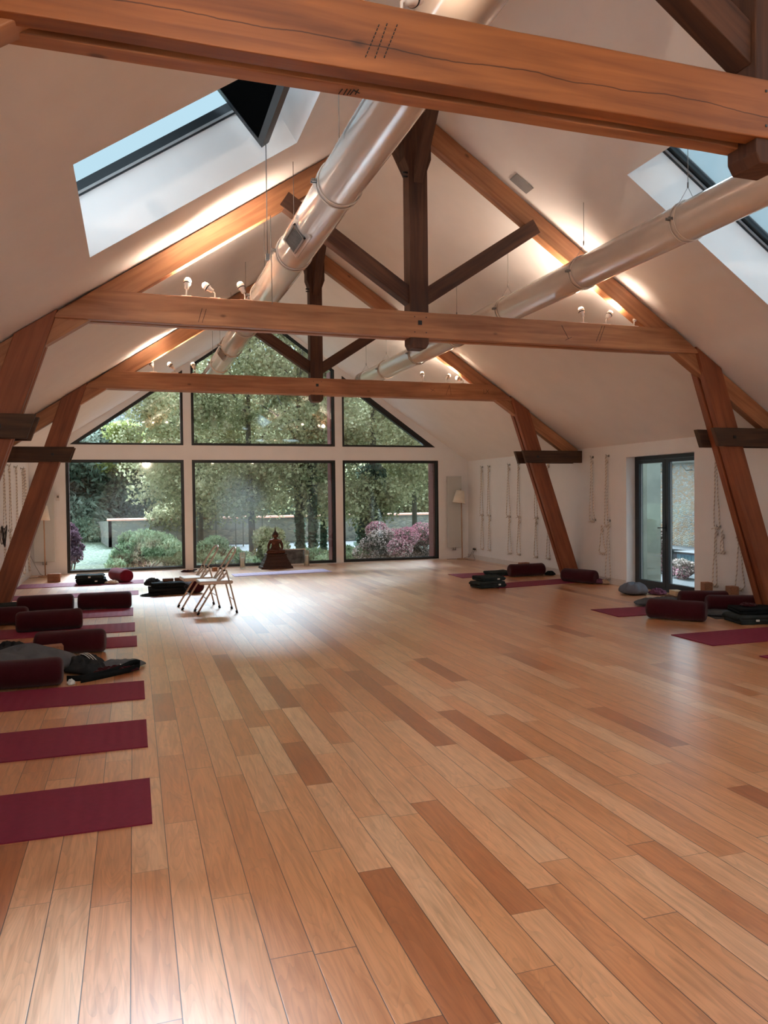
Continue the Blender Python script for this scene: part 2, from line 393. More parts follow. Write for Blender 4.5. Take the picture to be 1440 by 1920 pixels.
def rib_mat(name, col, step=0.012):
    m = simple(name, col, rough=.75, noise_amt=.06, nscale=30)
    t = m.node_tree; b = t.nodes['Principled BSDF']; N = t.nodes.new; L = t.links.new
    tcn = N('ShaderNodeTexCoord'); wv = N('ShaderNodeTexWave'); wv.inputs['Scale'].default_value = 1/(step*20); L(tcn.outputs['Object'], wv.inputs['Vector'])
    bp = N('ShaderNodeBump'); bp.inputs['Strength'].default_value = .6; bp.inputs['Distance'].default_value = .003
    L(wv.outputs['Fac'], bp.inputs['Height']); L(bp.outputs[0], b.inputs['Normal']); return m
def rope_mat(name, c):
    m, t, b = mat_new(name); N = t.nodes.new; L = t.links.new
    tcn = N('ShaderNodeTexCoord'); mp = N('ShaderNodeMapping'); mp.inputs['Rotation'].default_value = (0.8, 0.5, 0); L(tcn.outputs['Object'], mp.inputs[0])
    wv = N('ShaderNodeTexWave'); wv.bands_direction = 'Z'; wv.inputs['Scale'].default_value = 9; L(mp.outputs[0], wv.inputs['Vector'])
    r = N('ShaderNodeValToRGB'); r.color_ramp.elements[0].color = lin((190, 178, 170)); r.color_ramp.elements[0].position = .15; r.color_ramp.elements[1].position = .4; r.color_ramp.elements[1].color = lin(c)
    L(wv.outputs['Fac'], r.inputs[0]); L(r.outputs[0], b.inputs['Base Color']); b.inputs['Roughness'].default_value = .9
    return m

M = dict(
    plaster=simple('white plaster', (240, 235, 232), .9, noise_amt=.02, nscale=3, bump=.03, bscale=40),
    wallp=simple('white wall paint', (242, 242, 243), .85, noise_amt=.015, nscale=3),
    white=simple('white trim paint', (226, 222, 220), .5, noise_amt=.02),
    floor=floor_mat(),
    fir=wood('warm fir timber', (164, 106, 70), (202, 144, 100), .5, knots=.6),
    fir_crack=wood('split fir timber', (130, 74, 38), (178, 108, 56), .5, crack=(3.30, 0.10), knots=.6),
    leg=wood('red brown timber', (128, 68, 40), (160, 92, 56), .55, knots=.6),
    oak=wood('dark old oak', (70, 40, 26), (104, 66, 44), .65, sc=(1.4, 22), dark=.4, knots=.3),
    blochet=wood('dark brown oak', (62, 42, 28), (92, 64, 44), .7, sc=(1.4, 22), dark=.3),
    black=simple('black aluminium', (22, 24, 26), .35, noise_amt=.1),
    anth=simple('anthracite frame', (34, 38, 42), .4, noise_amt=.1),
    red=simple('red brown cladding', (120, 66, 62), .8, noise_amt=.12, bump=.2),
    glass=glass_mat('window glass', (.97, .985, .98)),
    skyglass=glass_mat('skylight glass', (.90, .95, .97)),
    doorglass=glass_mat('door glass', (.97, .985, .98), .02, .12),
    court=simple('courtyard gravel', (44, 45, 43), .95, noise_amt=.2, nscale=5),
    duct=simple('glossy cream lacquer', (214, 200, 188), .22, noise_amt=.01, coat=.8),
    steel=simple('brushed steel', (160, 160, 158), .3, metal=1.0),
    wire=simple('thin steel wire', (140, 136, 132), .4, metal=.6),
    grille=simple('grille grey', (120, 112, 106), .5),
    lampw=simple('white enamel', (230, 222, 214), .35),
    bulb=emit('lit bulb', (255, 226, 190), 14.0),
    matr=rib_mat('burgundy mat foam', (128, 24, 56)),
    matl=rib_mat('lilac mat foam', (178, 160, 190)),
    matg=rib_mat('dark grey mat foam', (58, 62, 64)),
    bolster=simple('burgundy cotton', (60, 14, 22), .95, noise_amt=.12, bump=.2, bscale=300, sheen=.15, spec=.15),
    bolster2=simple('bright burgundy cotton', (118, 24, 44), .95, noise_amt=.12, bump=.2, bscale=300, sheen=.15, spec=.15),
    wool=simple('dark green grey wool', (52, 58, 58), .97, noise_amt=.25, bump=.4, bscale=180, spec=.1),
    wool2=simple('blackish wool', (30, 33, 34), .97, noise_amt=.25, bump=.4, bscale=180, spec=.1),
    gfab=simple('grey jersey', (96, 98, 102), .95, noise_amt=.15, bump=.3, bscale=180, spec=.1),
    gfab2=simple('blue grey cushion cover', (104, 108, 118), .95, noise_amt=.1, bump=.2, bscale=200, spec=.1),
    dfab=simple('dark jersey', (48, 50, 52), .95, noise_amt=.2, bump=.3, bscale=180, spec=.1),
    purp=simple('plum fabric', (110, 70, 92), .95, noise_amt=.15, bump=.3, spec=.1),
    tan=simple('beige fabric', (186, 160, 138), .9, noise_amt=.15, bump=.3, spec=.1),
    whitef=simple('white tag', (225, 225, 222), .8),
    cork=simple('cork', (160, 112, 84), .9, noise_amt=.25, nscale=90, bump=.3, bscale=120),
    cork2=simple('dark cork', (110, 74, 56), .9, noise_amt=.25, nscale=90, bump=.3, bscale=120),
    pale=simple('pale wood block', (222, 198, 160), .7, noise_amt=.08),
    chair=simple('beige painted steel', (196, 178, 162), .35, noise_amt=.03, metal=.25),
    rubber=simple('black rubber', (20, 20, 20), .7),
    blind=simple('blackout cloth', (10, 10, 10), 1.0, spec=0.0),
    bronze=simple('dark bronze', (92, 50, 30), .38, metal=.45, noise_amt=.35, nscale=25),
    bronze2=simple('aged dark bronze', (62, 36, 24), .5, metal=.35, noise_amt=.35, nscale=25),
    wax=simple('ivory wax', (236, 222, 204), .5),
    rope=rope_mat('cotton rope', (232, 224, 214)),
    cable=simple('black cable', (30, 28, 28), .5),
    shade=simple('cream lampshade', (240, 230, 214), .8),
    pole=simple('light wood pole', (186, 146, 116), .5),
    rad=simple('grey white radiator', (206, 208, 206), .4, noise_amt=.01),
    leaf_birch=leaf_mat('birch leaves', ((119, 119, 89), (162, 161, 123), (194, 190, 153), (215, 206, 176))),
    leaf_dark=leaf_mat('dense dark leaves', ((88, 103, 92), (121, 138, 120), (149, 163, 142), (172, 183, 160))),
    leaf_con=leaf_mat('cedar needles', ((93, 110, 102), (133, 148, 137), (162, 174, 160), (188, 197, 185))),
    leaf_yel=leaf_mat('yellow green leaves', ((128, 138, 89), (169, 175, 113), (195, 198, 136), (214, 214, 162))),
    leaf_jun=leaf_mat('juniper sprays', ((105, 123, 101), (146, 164, 130), (173, 189, 155), (194, 207, 176))),
    leaf_purple=leaf_mat('purple leaves', ((50, 36, 44), (86, 64, 74), (112, 88, 98), (134, 112, 120))),
    leaf_ivy=leaf_mat('ivy leaves', ((74, 87, 77), (100, 114, 99), (121, 135, 115), (146, 155, 136))),
    az_leaf=leaf_mat('azalea leaves', ((76, 83, 69), (114, 108, 97), (147, 136, 127), (172, 163, 151))),
    az_pink=leaf_mat('pink azalea flowers', ((187, 112, 135), (205, 135, 154), (217, 163, 173), (223, 188, 190)), .3),
    az_pale=leaf_mat('pale azalea flowers', ((190, 163, 160), (209, 187, 180), (222, 205, 198), (230, 217, 213)), .3),
    bark=simple('grey bark', (92, 88, 78), .95, noise_amt=.35, nscale=6, bump=.5, bscale=12),
    grass=simple('lawn', (128, 146, 108), .95, noise_amt=.3, nscale=4),
    path=simple('pale grey paving', (70, 72, 72), .9, noise_amt=.08, nscale=2),
    stone=stone_mat('pale rubble stone', ((142, 140, 138), (172, 170, 166), (190, 180, 166), (204, 200, 196)), 4.5, (170, 166, 160)),
    stone2=stone_mat('lichen stained rubble', ((150, 150, 146), (178, 176, 170), (176, 160, 140), (190, 150, 116), (196, 192, 186), (170, 168, 164)), 13, (160, 150, 138)),
    tile=simple('terracotta tiles', (176, 122, 98), .9, noise_amt=.2),
    render_=simple('mossy render', (146, 148, 134), .95, noise_amt=.22, nscale=2.2, bump=.1),
    blue=simple('blue tarpaulin', (96, 138, 150), .7, noise_amt=.15),
    zinc=simple('weathered zinc', (120, 118, 112), .6),
    fence=simple('blue green fence mesh', (112, 146, 152), .6),
    print_=simple('grey print', (90, 88, 86), .5, noise_amt=.75, nscale=9),
    bluish=simple('grey plastic', (150, 150, 150), .4),
)

# white flowers in the lawn
def flower_lawn():
    m, t, b = mat_new('flowering lawn'); L = t.links.new; N = t.nodes.new
    tcn = N('ShaderNodeTexCoord'); n = N('ShaderNodeTexNoise'); n.inputs['Scale'].default_value = 1.4; n.inputs['Detail'].default_value = 6; L(tcn.outputs['Object'], n.inputs['Vector'])
    r = N('ShaderNodeValToRGB'); r.color_ramp.elements[0].position = .35; r.color_ramp.elements[0].color = lin((48, 60, 38)); r.color_ramp.elements[1].position = .6; r.color_ramp.elements[1].color = lin((70, 84, 56)); L(n.outputs['Fac'], r.inputs[0])
    n2 = N('ShaderNodeTexNoise'); n2.inputs['Scale'].default_value = 11; n2.inputs['Detail'].default_value = 2; L(tcn.outputs['Object'], n2.inputs['Vector'])
    r2 = N('ShaderNodeValToRGB'); r2.color_ramp.elements[0].position = .5; r2.color_ramp.elements[1].position = .6; L(n2.outputs['Fac'], r2.inputs[0])
    mm = N('ShaderNodeMixRGB'); L(r2.outputs[0], mm.inputs[0]); L(r.outputs[0], mm.inputs[1]); mm.inputs[2].default_value = lin((120, 130, 116)); L(mm.outputs[0], b.inputs['Base Color']); b.inputs['Roughness'].default_value = 1
    return m
M['lawn'] = flower_lawn()

# ------------------------------------------------------------------ room geometry
XL, XR, XC = -2.04, 7.84, 2.90
YB, YW = -2.6, 17.35
ZE, SL = 2.39, 0.665
def roofz(x): return ZE+SL*((x-XL) if x < XC else (XR-x))
ZR = roofz(XC)
NL = Vector((-SL, 0, 1)).normalized(); NR = Vector((SL, 0, 1)).normalized()

struct(MB().box((XL-.3, YB-.3, -.12), (XR+.3, YW+.02, 0)).build('floor', M['floor'], at=(0, 0, 0)))

# ceiling: two sloped slabs with skylight openings (x0,x1,y0,y1)
SKY_L = [(-0.30, 1.42, 4.87, 6.70), (-0.30, 1.42, 0.2, 2.0)]
SKY_R = [(4.51, 6.24, 4.40, 6.27), (4.51, 6.24, 0.0, 1.9)]  # second opening on each slope is unseen, added to let in more light
def slope_panels(side, holes):
    mb = MB()
    xa, xb = (XL-.25, XC) if side < 0 else (XC, XR+.25)
    real = holes; holes = sorted([(h[0]-.04, h[1]+.04, h[2]-.04, h[3]+.04) for h in holes], key=lambda h: h[2])
    rects = []; y = YB-.3
    for h in holes:
        rects.append((xa, xb, y, h[2])); rects.append((xa, h[0], h[2], h[3])); rects.append((h[1], xb, h[2], h[3])); y = h[3]
    rects.append((xa, xb, y, YW+.3))
    n = NL if side < 0 else NR
    zz = lambda x: ZE+SL*((x-XL) if side < 0 else (XR-x))
    T = 0.06
    for x0, x1, y0, y1 in rects:
        p = [Vector((x0, y0, zz(x0))), Vector((x1, y0, zz(x1))), Vector((x1, y1, zz(x1))), Vector((x0, y1, zz(x0)))]
        q = [v+n*T for v in p]
        mb.add(p+q, [(3, 2, 1, 0)[::1], (4, 5, 6, 7), (0, 1, 5, 4), (1, 2, 6, 5), (2, 3, 7, 6), (3, 0, 4, 7)])
    # skylight shafts
    D = 0.45
    for x0, x1, y0, y1 in real:
        c = [Vector((x0, y0, zz(x0))), Vector((x1, y0, zz(x1))), Vector((x1, y1, zz(x1))), Vector((x0, y1, zz(x0)))]
        ex = (c[1]-c[0]).normalized(); ey = Vector((0, 1, 0)); t = .05
        cs = [(-1, -1), (1, -1), (1, 1), (-1, 1)]
        for i in range(4):
            j = (i+1) % 4
            oi = c[i]+ex*cs[i][0]*t+ey*cs[i][1]*t; oj = c[j]+ex*cs[j][0]*t+ey*cs[j][1]*t
            vs = [c[i], c[j], oj, oi]; vs = vs+[v+n*D for v in vs]
            mb.add(vs, [(0, 1, 2, 3), (7, 6, 5, 4), (0, 4, 5, 1), (1, 5, 6, 2), (2, 6, 7, 3), (3, 7, 4, 0)])
    return mb
ce = slope_panels(-1, SKY_L); c2 = slope_panels(1, SKY_R)
ce.add(c2.v, c2.f)
struct(ce.build('ceiling', M['plaster'], at=(0, 0, 0)))

# walls
def far_wall():
    mb = MB(); y0, y1 = YW, YW+.28
    rz = lambda x: roofz(x)+.02
    wz = lambda x: 2.72+.708*(x+1.25) if x < 2.865 else 2.72+.708*(6.98-x)
    def P(pl): mb.prism(pl, y0, y1)
    P([(XL-.2, 0), (-1.34, 0), (-1.34, rz(-1.34)), (XL-.2, rz(XL-.2))])
    P([(1.06, 0), (1.235, 0), (1.235, rz(1.235)), (1.06, rz(1.06))])
    P([(4.475, 0), (4.655, 0), (4.655, rz(4.655)), (4.475, rz(4.475))])
    P([(7.05, 0), (XR+.2, 0), (XR+.2, rz(XR+.2)), (7.05, rz(7.05))])
    for a, b in ((-1.34, 1.06), (1.235, 4.475), (4.655, 7.05)): P([(a, 2.40), (b, 2.40), (b, 2.72), (a, 2.72)])
    P([(-1.34, 2.72), (-1.25, 2.72), (1.06, wz(1.06)), (1.06, rz(1.06)), (-1.34, rz(-1.34))])
    P([(1.235, wz(1.235)), (2.865, wz(2.865)), (2.865, rz(2.865)), (1.235, rz(1.235))])
    P([(2.865, wz(2.865)), (4.475, wz(4.475)), (4.475, rz(4.475)), (2.9, ZR+.02), (2.865, rz(2.865))])
    P([(4.655, wz(4.655)), (6.98, 2.72), (7.05, 2.72), (7.05, rz(7.05)), (4.655, rz(4.655))])
    return mb, wz
mb, wz = far_wall(); struct(mb.build('wall_far', M['wallp'], at=(0, 0, 0)))
mb = MB(); mb.prism([(XL-.2, 0), (XR+.2, 0), (XR+.2, roofz(XR)-.13), (XC, ZR+.02), (XL-.2, roofz(XL)-.13)], YB-.25, YB)
struct(mb.build('wall_behind_camera', M['wallp'], at=(0, 0, 0)))
struct(MB().box((XL-.25, YB, 0), (XL, YW, ZE+.02)).build('wall_left', M['wallp'], at=(0, 0, 0)))
DY0, DY1, DZ = 9.32, 10.96, 2.175
mb = MB().box((XR, YB, 0), (XR+.32, DY0, ZE+.02)).box((XR, DY1, 0), (XR+.32, YW, ZE+.02)).box((XR, DY0, DZ), (XR+.32, DY1, ZE+.02))
struct(mb.build('wall_right', M['wallp'], at=(0, 0, 0)))
struct(MB().box((XR-.015, DY1, 0), (XR, YW, .11)).box((XR-.015, YB, 0), (XR, DY0, .11)).build('baseboard_right', M['white'], at=(0, 0, 0)))
struct(MB().box((XL, YB, 0), (XL+.015, YW, .11)).build('baseboard_left', M['white'], at=(0, 0, 0)))
struct(MB().box((-1.34, YW-.03, 0), (7.05, YW, .018)).build('trim_1', M['white'], at=(0, 0, 0)))
# exterior red-brown linings around the window openings
mb = MB()
for x0, x1 in ((-1.34, -1.30), (1.02, 1.06), (1.235, 1.275), (4.40, 4.475), (4.655, 4.695), (6.96, 7.05)):
    mb.box((x0, YW+.12, 0), (x1, YW+.42, 2.40))
    if x0 > -1 and x0 < 6: mb.box((x0, YW+.12, 2.72), (x1, YW+.42, wz((x0+x1)/2)-.05))
struct(mb.build('trim_2', M['red'], at=(0, 0, 0)))

def window(n, poly, wd=.05, wslope=None):
    """poly in xz (ccw); frame ring and glass"""
    cx = sum(p[0] for p in poly)/len(poly); cz = sum(p[1] for p in poly)/len(poly)
    root = empty('window_%d' % n, (cx, YW+.06, cz)); struct(root)
    m = len(poly); inner = []
    wds = wslope or [wd]*m
    def off(i):
        a = Vector(poly[i]); b = Vector(poly[(i+1) % m]); d = (b-a).normalized(); nn = Vector((-d.y, d.x))
        return a+nn*wds[i], d
    for i in range(m):
        a, d = off(i-1); b, e = off(i)
        den = d.x*e.y-d.y*e.x; t = ((b.x-a.x)*e.y-(b.y-a.y)*e.x)/den
        inner.append((a.x+d.x*t, a.y+d.y*t))
    mb = MB()
    for i in range(m):
        j = (i+1) % m; mb.prism([poly[i], poly[j], inner[j], inner[i]], YW-.005, YW+.10)
    mb.build('window_frame', M['black'], root)
    MB().prism(inner, YW+.055, YW+.061).build('pane', M['glass'], root)
    # thin inner glazing bead
    mb = MB(); 
    in2 = [((p[0]-cx)*.99+cx, (p[1]-cz)*.99+cz) for p in inner]
    for i in range(m):
        j = (i+1) % m; mb.prism([inner[i], inner[j], in2[j], in2[i]], YW+.045, YW+.07)
    mb.build('glazing_bead', M['rubber'], root)
    return root
window(1, [(-1.34, .02), (1.06, .02), (1.06, 2.40), (-1.34, 2.40)])
window(2, [(1.235, .02), (4.475, .02), (4.475, 2.40), (1.235, 2.40)])
window(3, [(4.655, .02), (7.05, .02), (7.05, 2.40), (4.655, 2.40)])
window(4, [(-1.25, 2.72), (1.06, 2.72), (1.06, wz(1.06))], wslope=[.04, .045, .06])
window(5, [(1.235, 2.72), (4.475, 2.72), (4.475, wz(4.475)), (2.865, wz(2.865)), (1.235, wz(1.235))], .045)
window(6, [(4.655, 2.72), (6.98, 2.72), (4.655, wz(4.655))], wslope=[.04, .12, .045])

# glazed door in the right wall
def glass_door():
    root = empty('door_1', (XR+.2, 10.14, 0)); struct(root)
    x0, x1 = XR+.17, XR+.25
    mb = MB(); a, b = DY0, DY1; f = .055
    mb.box((x0, a, .0), (x1, a+f, DZ)).box((x0, b-f, .0), (x1, b, DZ)).box((x0, a+f, DZ-.06), (x1, b-f, DZ)).box((x0-.02, a+f, 0), (x1+.02, b-f, .05))
    mb.build('door_frame', M['anth'], root)
    mid = 10.17
    for i, (c, d) in enumerate(((a+f, mid), (mid, b-f))):
        mb = MB(); s = .075; X0, X1 = x0-.012, x1-.02
        mb.box((X0, c+.004, .05), (X1, c+s, DZ-.065)).box((X0, d-s, .05), (X1, d-.004, DZ-.065)).box((X0, c+s, DZ-.065-s*.7), (X1, d-s, DZ-.065)).box((X0, c+s, .05), (X1, d-s, .05+s*1.2))
        leaf = mb.build('door_leaf', M['anth'], root)
        MB().box((x0+.03, c+s, .05+s*1.2), (x0+.036, d-s, DZ-.065-s*.7)).build('pane', M['doorglass'], leaf)
        mb = MB()
        mb.box((x0+.022, c+s-.003, .05+s*1.2), (x0+.045, c+s+.006, DZ-.12)).box((x0+.022, d-s-.006, .05+s*1.2), (x0+.045, d-s+.003, DZ-.12))
        mb.build('glazing_bead', M['bluish'], leaf)
        if i == 0:
            h = MB(); h.tube([(X0, mid+.0, 1.02), (X0-.045, mid, 1.02), (X0-.05, mid+.01, 1.02), (X0-.05, mid+.12, 1.015)], .009, 8); h.box((X0-.012, mid-.018, .96), (X0, mid+.018, 1.08))
            h.build('door_handle', M['anth'], leaf)
glass_door()
# skylight windows
def skylight(n, side, h, opened=False):
    x0, x1, y0, y1 = h; nn = NL if side < 0 else NR
    zz = lambda x: ZE+SL*((x-XL) if side < 0 else (XR-x))
    o = Vector((x0, y0, zz(x0)))+nn*.45; ex = (Vector((x1, y0, zz(x1)))-Vector((x0, y0, zz(x0)))); Lx = ex.length; ex.normalize(); Ly = y1-y0
    Mx = Matrix((ex, Vector((0, 1, 0)), nn)).transposed().to_4x4(); Mx.translation = o
    root = empty('window_%d' % n, Mx @ Vector((Lx/2, Ly/2, 0))); struct(root)
    def ring(mb, a, b, c, d, wd, z0, z1):
        mb.box((a, c, z0), (a+wd, d, z1), Mx).box((b-wd, c, z0), (b, d, z1), Mx).box((a+wd, c, z0), (b-wd, c+wd, z1), Mx).box((a+wd, d-wd, z0), (b-wd, d, z1), Mx)
    mb = MB(); ring(mb, -.04, Lx+.04, -.04, Ly+.04, .055, -.01, .05); ring(mb, -.04, Lx+.04, -.04, Ly+.04, .035, .05, .10)
    mb.build('window_frame', M['anth'], root)
    mb = MB(); ring(mb, .016, Lx-.016, .016, Ly-.016, .012, .0, .02); mb.build('glazing_bead', M['bluish'], root)
    if not opened:
        mb = MB(); ring(mb, .018, Lx-.018, .018, Ly-.018, .05, .03, .09)
        s = mb.build('sash', M['anth'], root)
        MB().box((.068, .068, .05), (Lx-.068, Ly-.068, .056), Mx).build('pane', M['skyglass'], s)
    else:
        # centre-pivot sash swung open: the upper half hangs into the shaft
        P = Vector((.874, y0+.08, 4.868))
        d = Vector((1.12, 0, 4.58))-Vector((P.x, 0, P.z)); d.normalize()
        up = d.cross(Vector((0, 1, 0))).normalized()
        MS = Matrix((d, Vector((0, 1, 0)), up)).transposed().to_4x4(); MS.translation = Vector((P.x, P.y, P.z))
        tip = (Vector((1.12, 0, 4.58))-Vector((P.x, 0, P.z))).length
        W2 = Ly-.2
        mb = MB()
        for (a, b, c, dd) in ((-.9, tip, 0, .06), (-.9, tip, W2-.06, W2), (tip-.06, tip, .06, W2-.06), (-.9, -.84, .06, W2-.06)):
            mb.box((a, c, -.04), (b, dd, .04), MS)
        s = mb.build('sash', M['anth'], root)
        MB().box((-.84, .06, -.01), (tip-.06, W2-.06, 0), MS).build('pane', M['skyglass'], s)
        MB().box((-.84, .05, -.035), (tip-.05, W2-.05, -.015), MS).build('blackout_blind', M['blind'], s)
        e = MS @ Vector((tip, W2-.03, 0))
        mb = MB().tube([e, e+Vector((0, 0, -.35)), e+Vector((0, 0, -.95))], .004, 6)
        mb.box((e.x-.015, e.y-.015, e.z-.98), (e.x+.015, e.y+.015, e.z-.93)).tube([e+Vector((.03, 0, -.6)), e+Vector((.035, 0, -1.35))], .003, 6)
        mb.build('pull_cord', M['wire'], root)
skylight(7, -1, SKY_L[0], True); skylight(8, 1, SKY_R[0]); skylight(9, -1, SKY_L[1]); skylight(10, 1, SKY_R[1])  # last two fill the added openings out of view

# ------------------------------------------------------------------ roof trusses
def truss(Y, label, crack=False, marks=()):
    root = empty('roof_truss', (XC, Y+.1, 0), label, 'roof truss', 'timber roof trusses across the room')
    G = Vector((1, 0, 0)); rz = lambda x: roofz(x)-.006
    ZT0, ZT1 = 3.245, 3.515
    # tie beam: two planks gripping the king post
    for k, (a, b) in enumerate(((Y, Y+.085), (Y+.125, Y+.21))):
        mb = MB()
        xl0 = XL+(ZT0-ZE)/SL+.06; xl1 = XL+(ZT1-ZE)/SL+.04; xr0 = XR-(ZT0-ZE)/SL-.06; xr1 = XR-(ZT1-ZE)/SL-.04
        n = 28; top = []; bot = []
        for i in range(n+1):
            t = i/n; wob = .007*mnoise.noise(Vector((i*.7, Y, k*3.1))); wob2 = .006*mnoise.noise(Vector((i*.6+40, Y, k*3.1)))
            top.append((xl1+(xr1-xl1)*t, ZT1+(wob if 0 < i < n else 0)-.012*(k == 1))); bot.append((xl0+(xr0-xl0)*t, ZT0+(wob2 if 0 < i < n else 0)))
        for i in range(n):
            mb.prism([bot[i], bot[i+1], top[i+1], top[i]], a, b, grain=G)
        mb2 = MB()
        # weld into one clean shell
        vs = [Vector((p[0], a, p[1])) for p in bot]+[Vector((p[0], a, p[1])) for p in top]+[Vector((p[0], b, p[1])) for p in bot]+[Vector((p[0], b, p[1])) for p in top]
        m = n+1; fs = []
        for i in range(n):
            fs += [(i, i+1, m+i+1, m+i), (2*m+i+1, 2*m+i, 3*m+i, 3*m+i+1), (m+i, m+i+1, 3*m+i+1, 3*m+i), (i+1, i, 2*m+i, 2*m+i+1)]
        fs += [(m, 3*m, 2*m, 0), (n, 2*m+n, 3*m+n, m+n)]
        mb2.add(vs, fs, False, G)
        bevel(mb2.build('tie_beam', M['fir_crack'] if (crack and k == 0) else M['fir'], root), .006)
    # king post with chamfered foot
    x0, x1 = XC-.105, XC+.105
    y0, y1 = Y+.012, Y+.198
    zb = 3.135
    mb = MB().prism([(x0, zb+.05), (x0+.03, zb), (x1-.03, zb), (x1, zb+.05), (x1, 5.0), (x1+.045, 5.12), (x1+.045, rz(x1+.045)), (XC, rz(XC)), (x0-.045, rz(x0-.045)), (x0-.045, 5.12), (x0, 5.0)], y0, y1, grain=Vector((0, 0, 1)))
    kp = bevel(mb.build('king_post', M['oak'], root), .008)
    # rafters, running right under the plaster
    dp = .215
    for sd in (-1, 1):
        mb = MB()
        xe = XL+.02 if sd < 0 else XR-.02
        xc = XC-.105 if sd < 0 else XC+.105
        v = dp*math.sqrt(1+SL*SL)
        mb.prism([(xe, rz(xe)-.01), (xe, rz(xe)-.01-v+.08), (xe-sd*.1, rz(xe-sd*.1)-v), (xc, rz(xc)-v), (xc, rz(xc))] if sd < 0 else
                 [(xe, rz(xe)-.01), (xc, rz(xc)), (xc, rz(xc)-v), (xe-sd*.1, rz(xe-sd*.1)-v), (xe, rz(xe)-.01-v+.08)], Y+.045, Y+.165, grain=Vector((1, 0, -sd*SL)).normalized())
        bevel(mb.build('rafter', M['fir'], root), .006)
        # strut from the king post foot up to the rafter
        a = (x0 if sd < 0 else x1, 3.60); xt = XC+sd*1.42
        b = (xt, rz(xt)-v)
        dvec = Vector((b[0]-a[0], b[1]-a[1])).normalized(); nn = Vector((-dvec.y, dvec.x))*(.165)*(-sd)
        if nn.y < 0: nn = -nn
        q = [(a[0], a[1]), (b[0]+dvec.x*.05, b[1]+dvec.y*.05), (b[0]+dvec.x*.05+nn.x, b[1]+dvec.y*.05+nn.y), (a[0], a[1]+.165/abs(dvec.x))]
        bevel(MB().prism(q, Y+.04, Y+.17, grain=Vector((dvec.x, 0, dvec.y))).build('strut', M['oak'], root), .006)
        # leg: two planks from the wall foot up to the rafter
        fx = 7.565-XC; top = 6.50-XC
        def LX(z, outer=False):
            x = fx+(top-fx)*z/3.10+(.285 if outer else 0)
            return XC+sd*x
        # where the outer edge meets the roof / wall
        zi = 3.1
        for _ in range(30): zi = ZE+SL*(XR-XC-abs(LX(zi)-XC))-.008
        zo = 2.8
        for _ in range(30): zo = ZE+SL*(XR-XC-abs(LX(zo, True)-XC))-.008
        wl = XR-XC-.004
        zw = 3.10*(wl-.285-fx)/(top-fx)
        pl = [(LX(0), 0), (XC+sd*wl, 0), (XC+sd*wl, zw), (LX(zo, True), zo), (LX(zi), zi)]
        g = Vector((LX(3)-LX(0), 0, 3)).normalized()
        for a_, b_ in ((Y-.005, Y+.085), (Y+.125, Y+.215)):
            bevel(MB().prism(pl if sd > 0 else pl[::-1], a_, b_, grain=g).build('leg', M['leg'], root), .008)
        pin = [(LX(0)+sd*.03, 0), (LX(0, True)-sd*.09, 0), (LX(2.9, True)-sd*.05, 2.9), (LX(2.9)+sd*.03, 2.9)]
        MB().prism(pin if sd > 0 else pin[::-1], Y+.086, Y+.124, grain=g).build('leg_spacer', M['leg'], root)
        # horizontal brace at wall-plate height (pair of planks)
        pl = [(XC+sd*3.80, 2.135), (XC+sd*wl, 2.135), (XC+sd*wl, 2.355), (XC+sd*3.72, 2.355)]
        for a_, b_ in ((Y-.075, Y-.007), (Y+.217, Y+.285)):
            bevel(MB().prism(pl if sd > 0 else pl[::-1], a_, b_, grain=G).build('wall_brace', M['blochet'], root), .006)
        MB().box((XC+sd*4.02-.018, Y-.085, 2.225), (XC+sd*4.02+.018, Y-.07, 2.262)).build('bolt', M['black'], root)
    # braces along the room from king post to ridge
    for s in (-1, 1):
        yk = y0 if s < 0 else y1
        q = [(yk, 4.86), (yk+s*.62, ZR-.11), (yk+s*.62, ZR-.03), (yk+s*.50, ZR-.03), (yk, 5.06)]
        mb = MB()
        for e in (0,):
            mb.prism(q if s > 0 else q[::-1], XC-.05, XC+.05, plane='yz', grain=Vector((0, s*.6, .6)).normalized())
        bevel(mb.build('ridge_brace', M['oak'], root), .005)
    MB().box((XC-.02, Y-.008, 3.378), (XC+.02, Y, 3.422)).build('bolt', M['black'], root)
    for dx in (-.06, .07):
        for z in (3.30, 3.46): MB().box((XC+dx-.005, Y-.004, z-.005), (XC+dx+.005, Y, z+.005)).build('nail', M['black'], root)
    for zp, rp in ((4.97, .012), (4.93, .009)): MB().tube([(XC-.16, Y+.05, zp), (XC-.1, Y+.05, zp)], rp, 6).build('peg', M['black'], root)
    if marks:
        for grp in marks:
            mb = MB()
            for (p0, p1) in grp: mb.bar(p0, p1, .004, .0022, up=(0, 1, 0) if abs(p0[1]-p1[1]) < 1e-6 else (0, 0, 1), grain=False)
            mb.build('carpenter_mark', M['rubber'], root)
    return root
def M_front(Y, pts):    # pairs of (x,z) on the front face
    return [((a, Y-.0012, b), (c, Y-.0012, d)) for a, b, c, d in pts]
def marks_of(groups, ax, val):
    out = []
    for g in groups:
        o_ = []
        for (a, b, c, d, dashed) in g:
            p, q = hit(a, b, ax, val), hit(c, d, ax, val)
            if dashed: o_ += [(p.lerp(q, k/9), p.lerp(q, (k+.62)/9)) for k in range(9)]
            else: o_.append((p, q))
        out.append(o_)
    return out
m0 = marks_of([[(711, 46, 684, 110, 1)], [(726, 44, 702, 112, 1)], [(745, 46, 719, 111, 1)]], 1, 2.889)
m0 += marks_of([[(642, 167, 635, 176, 0), (651, 167, 644, 178, 0), (658, 168, 651, 178, 0), (664, 168, 656, 178, 0), (664, 170, 674, 175, 0), (672, 168, 666, 177, 0)]], 2, 3.2405)
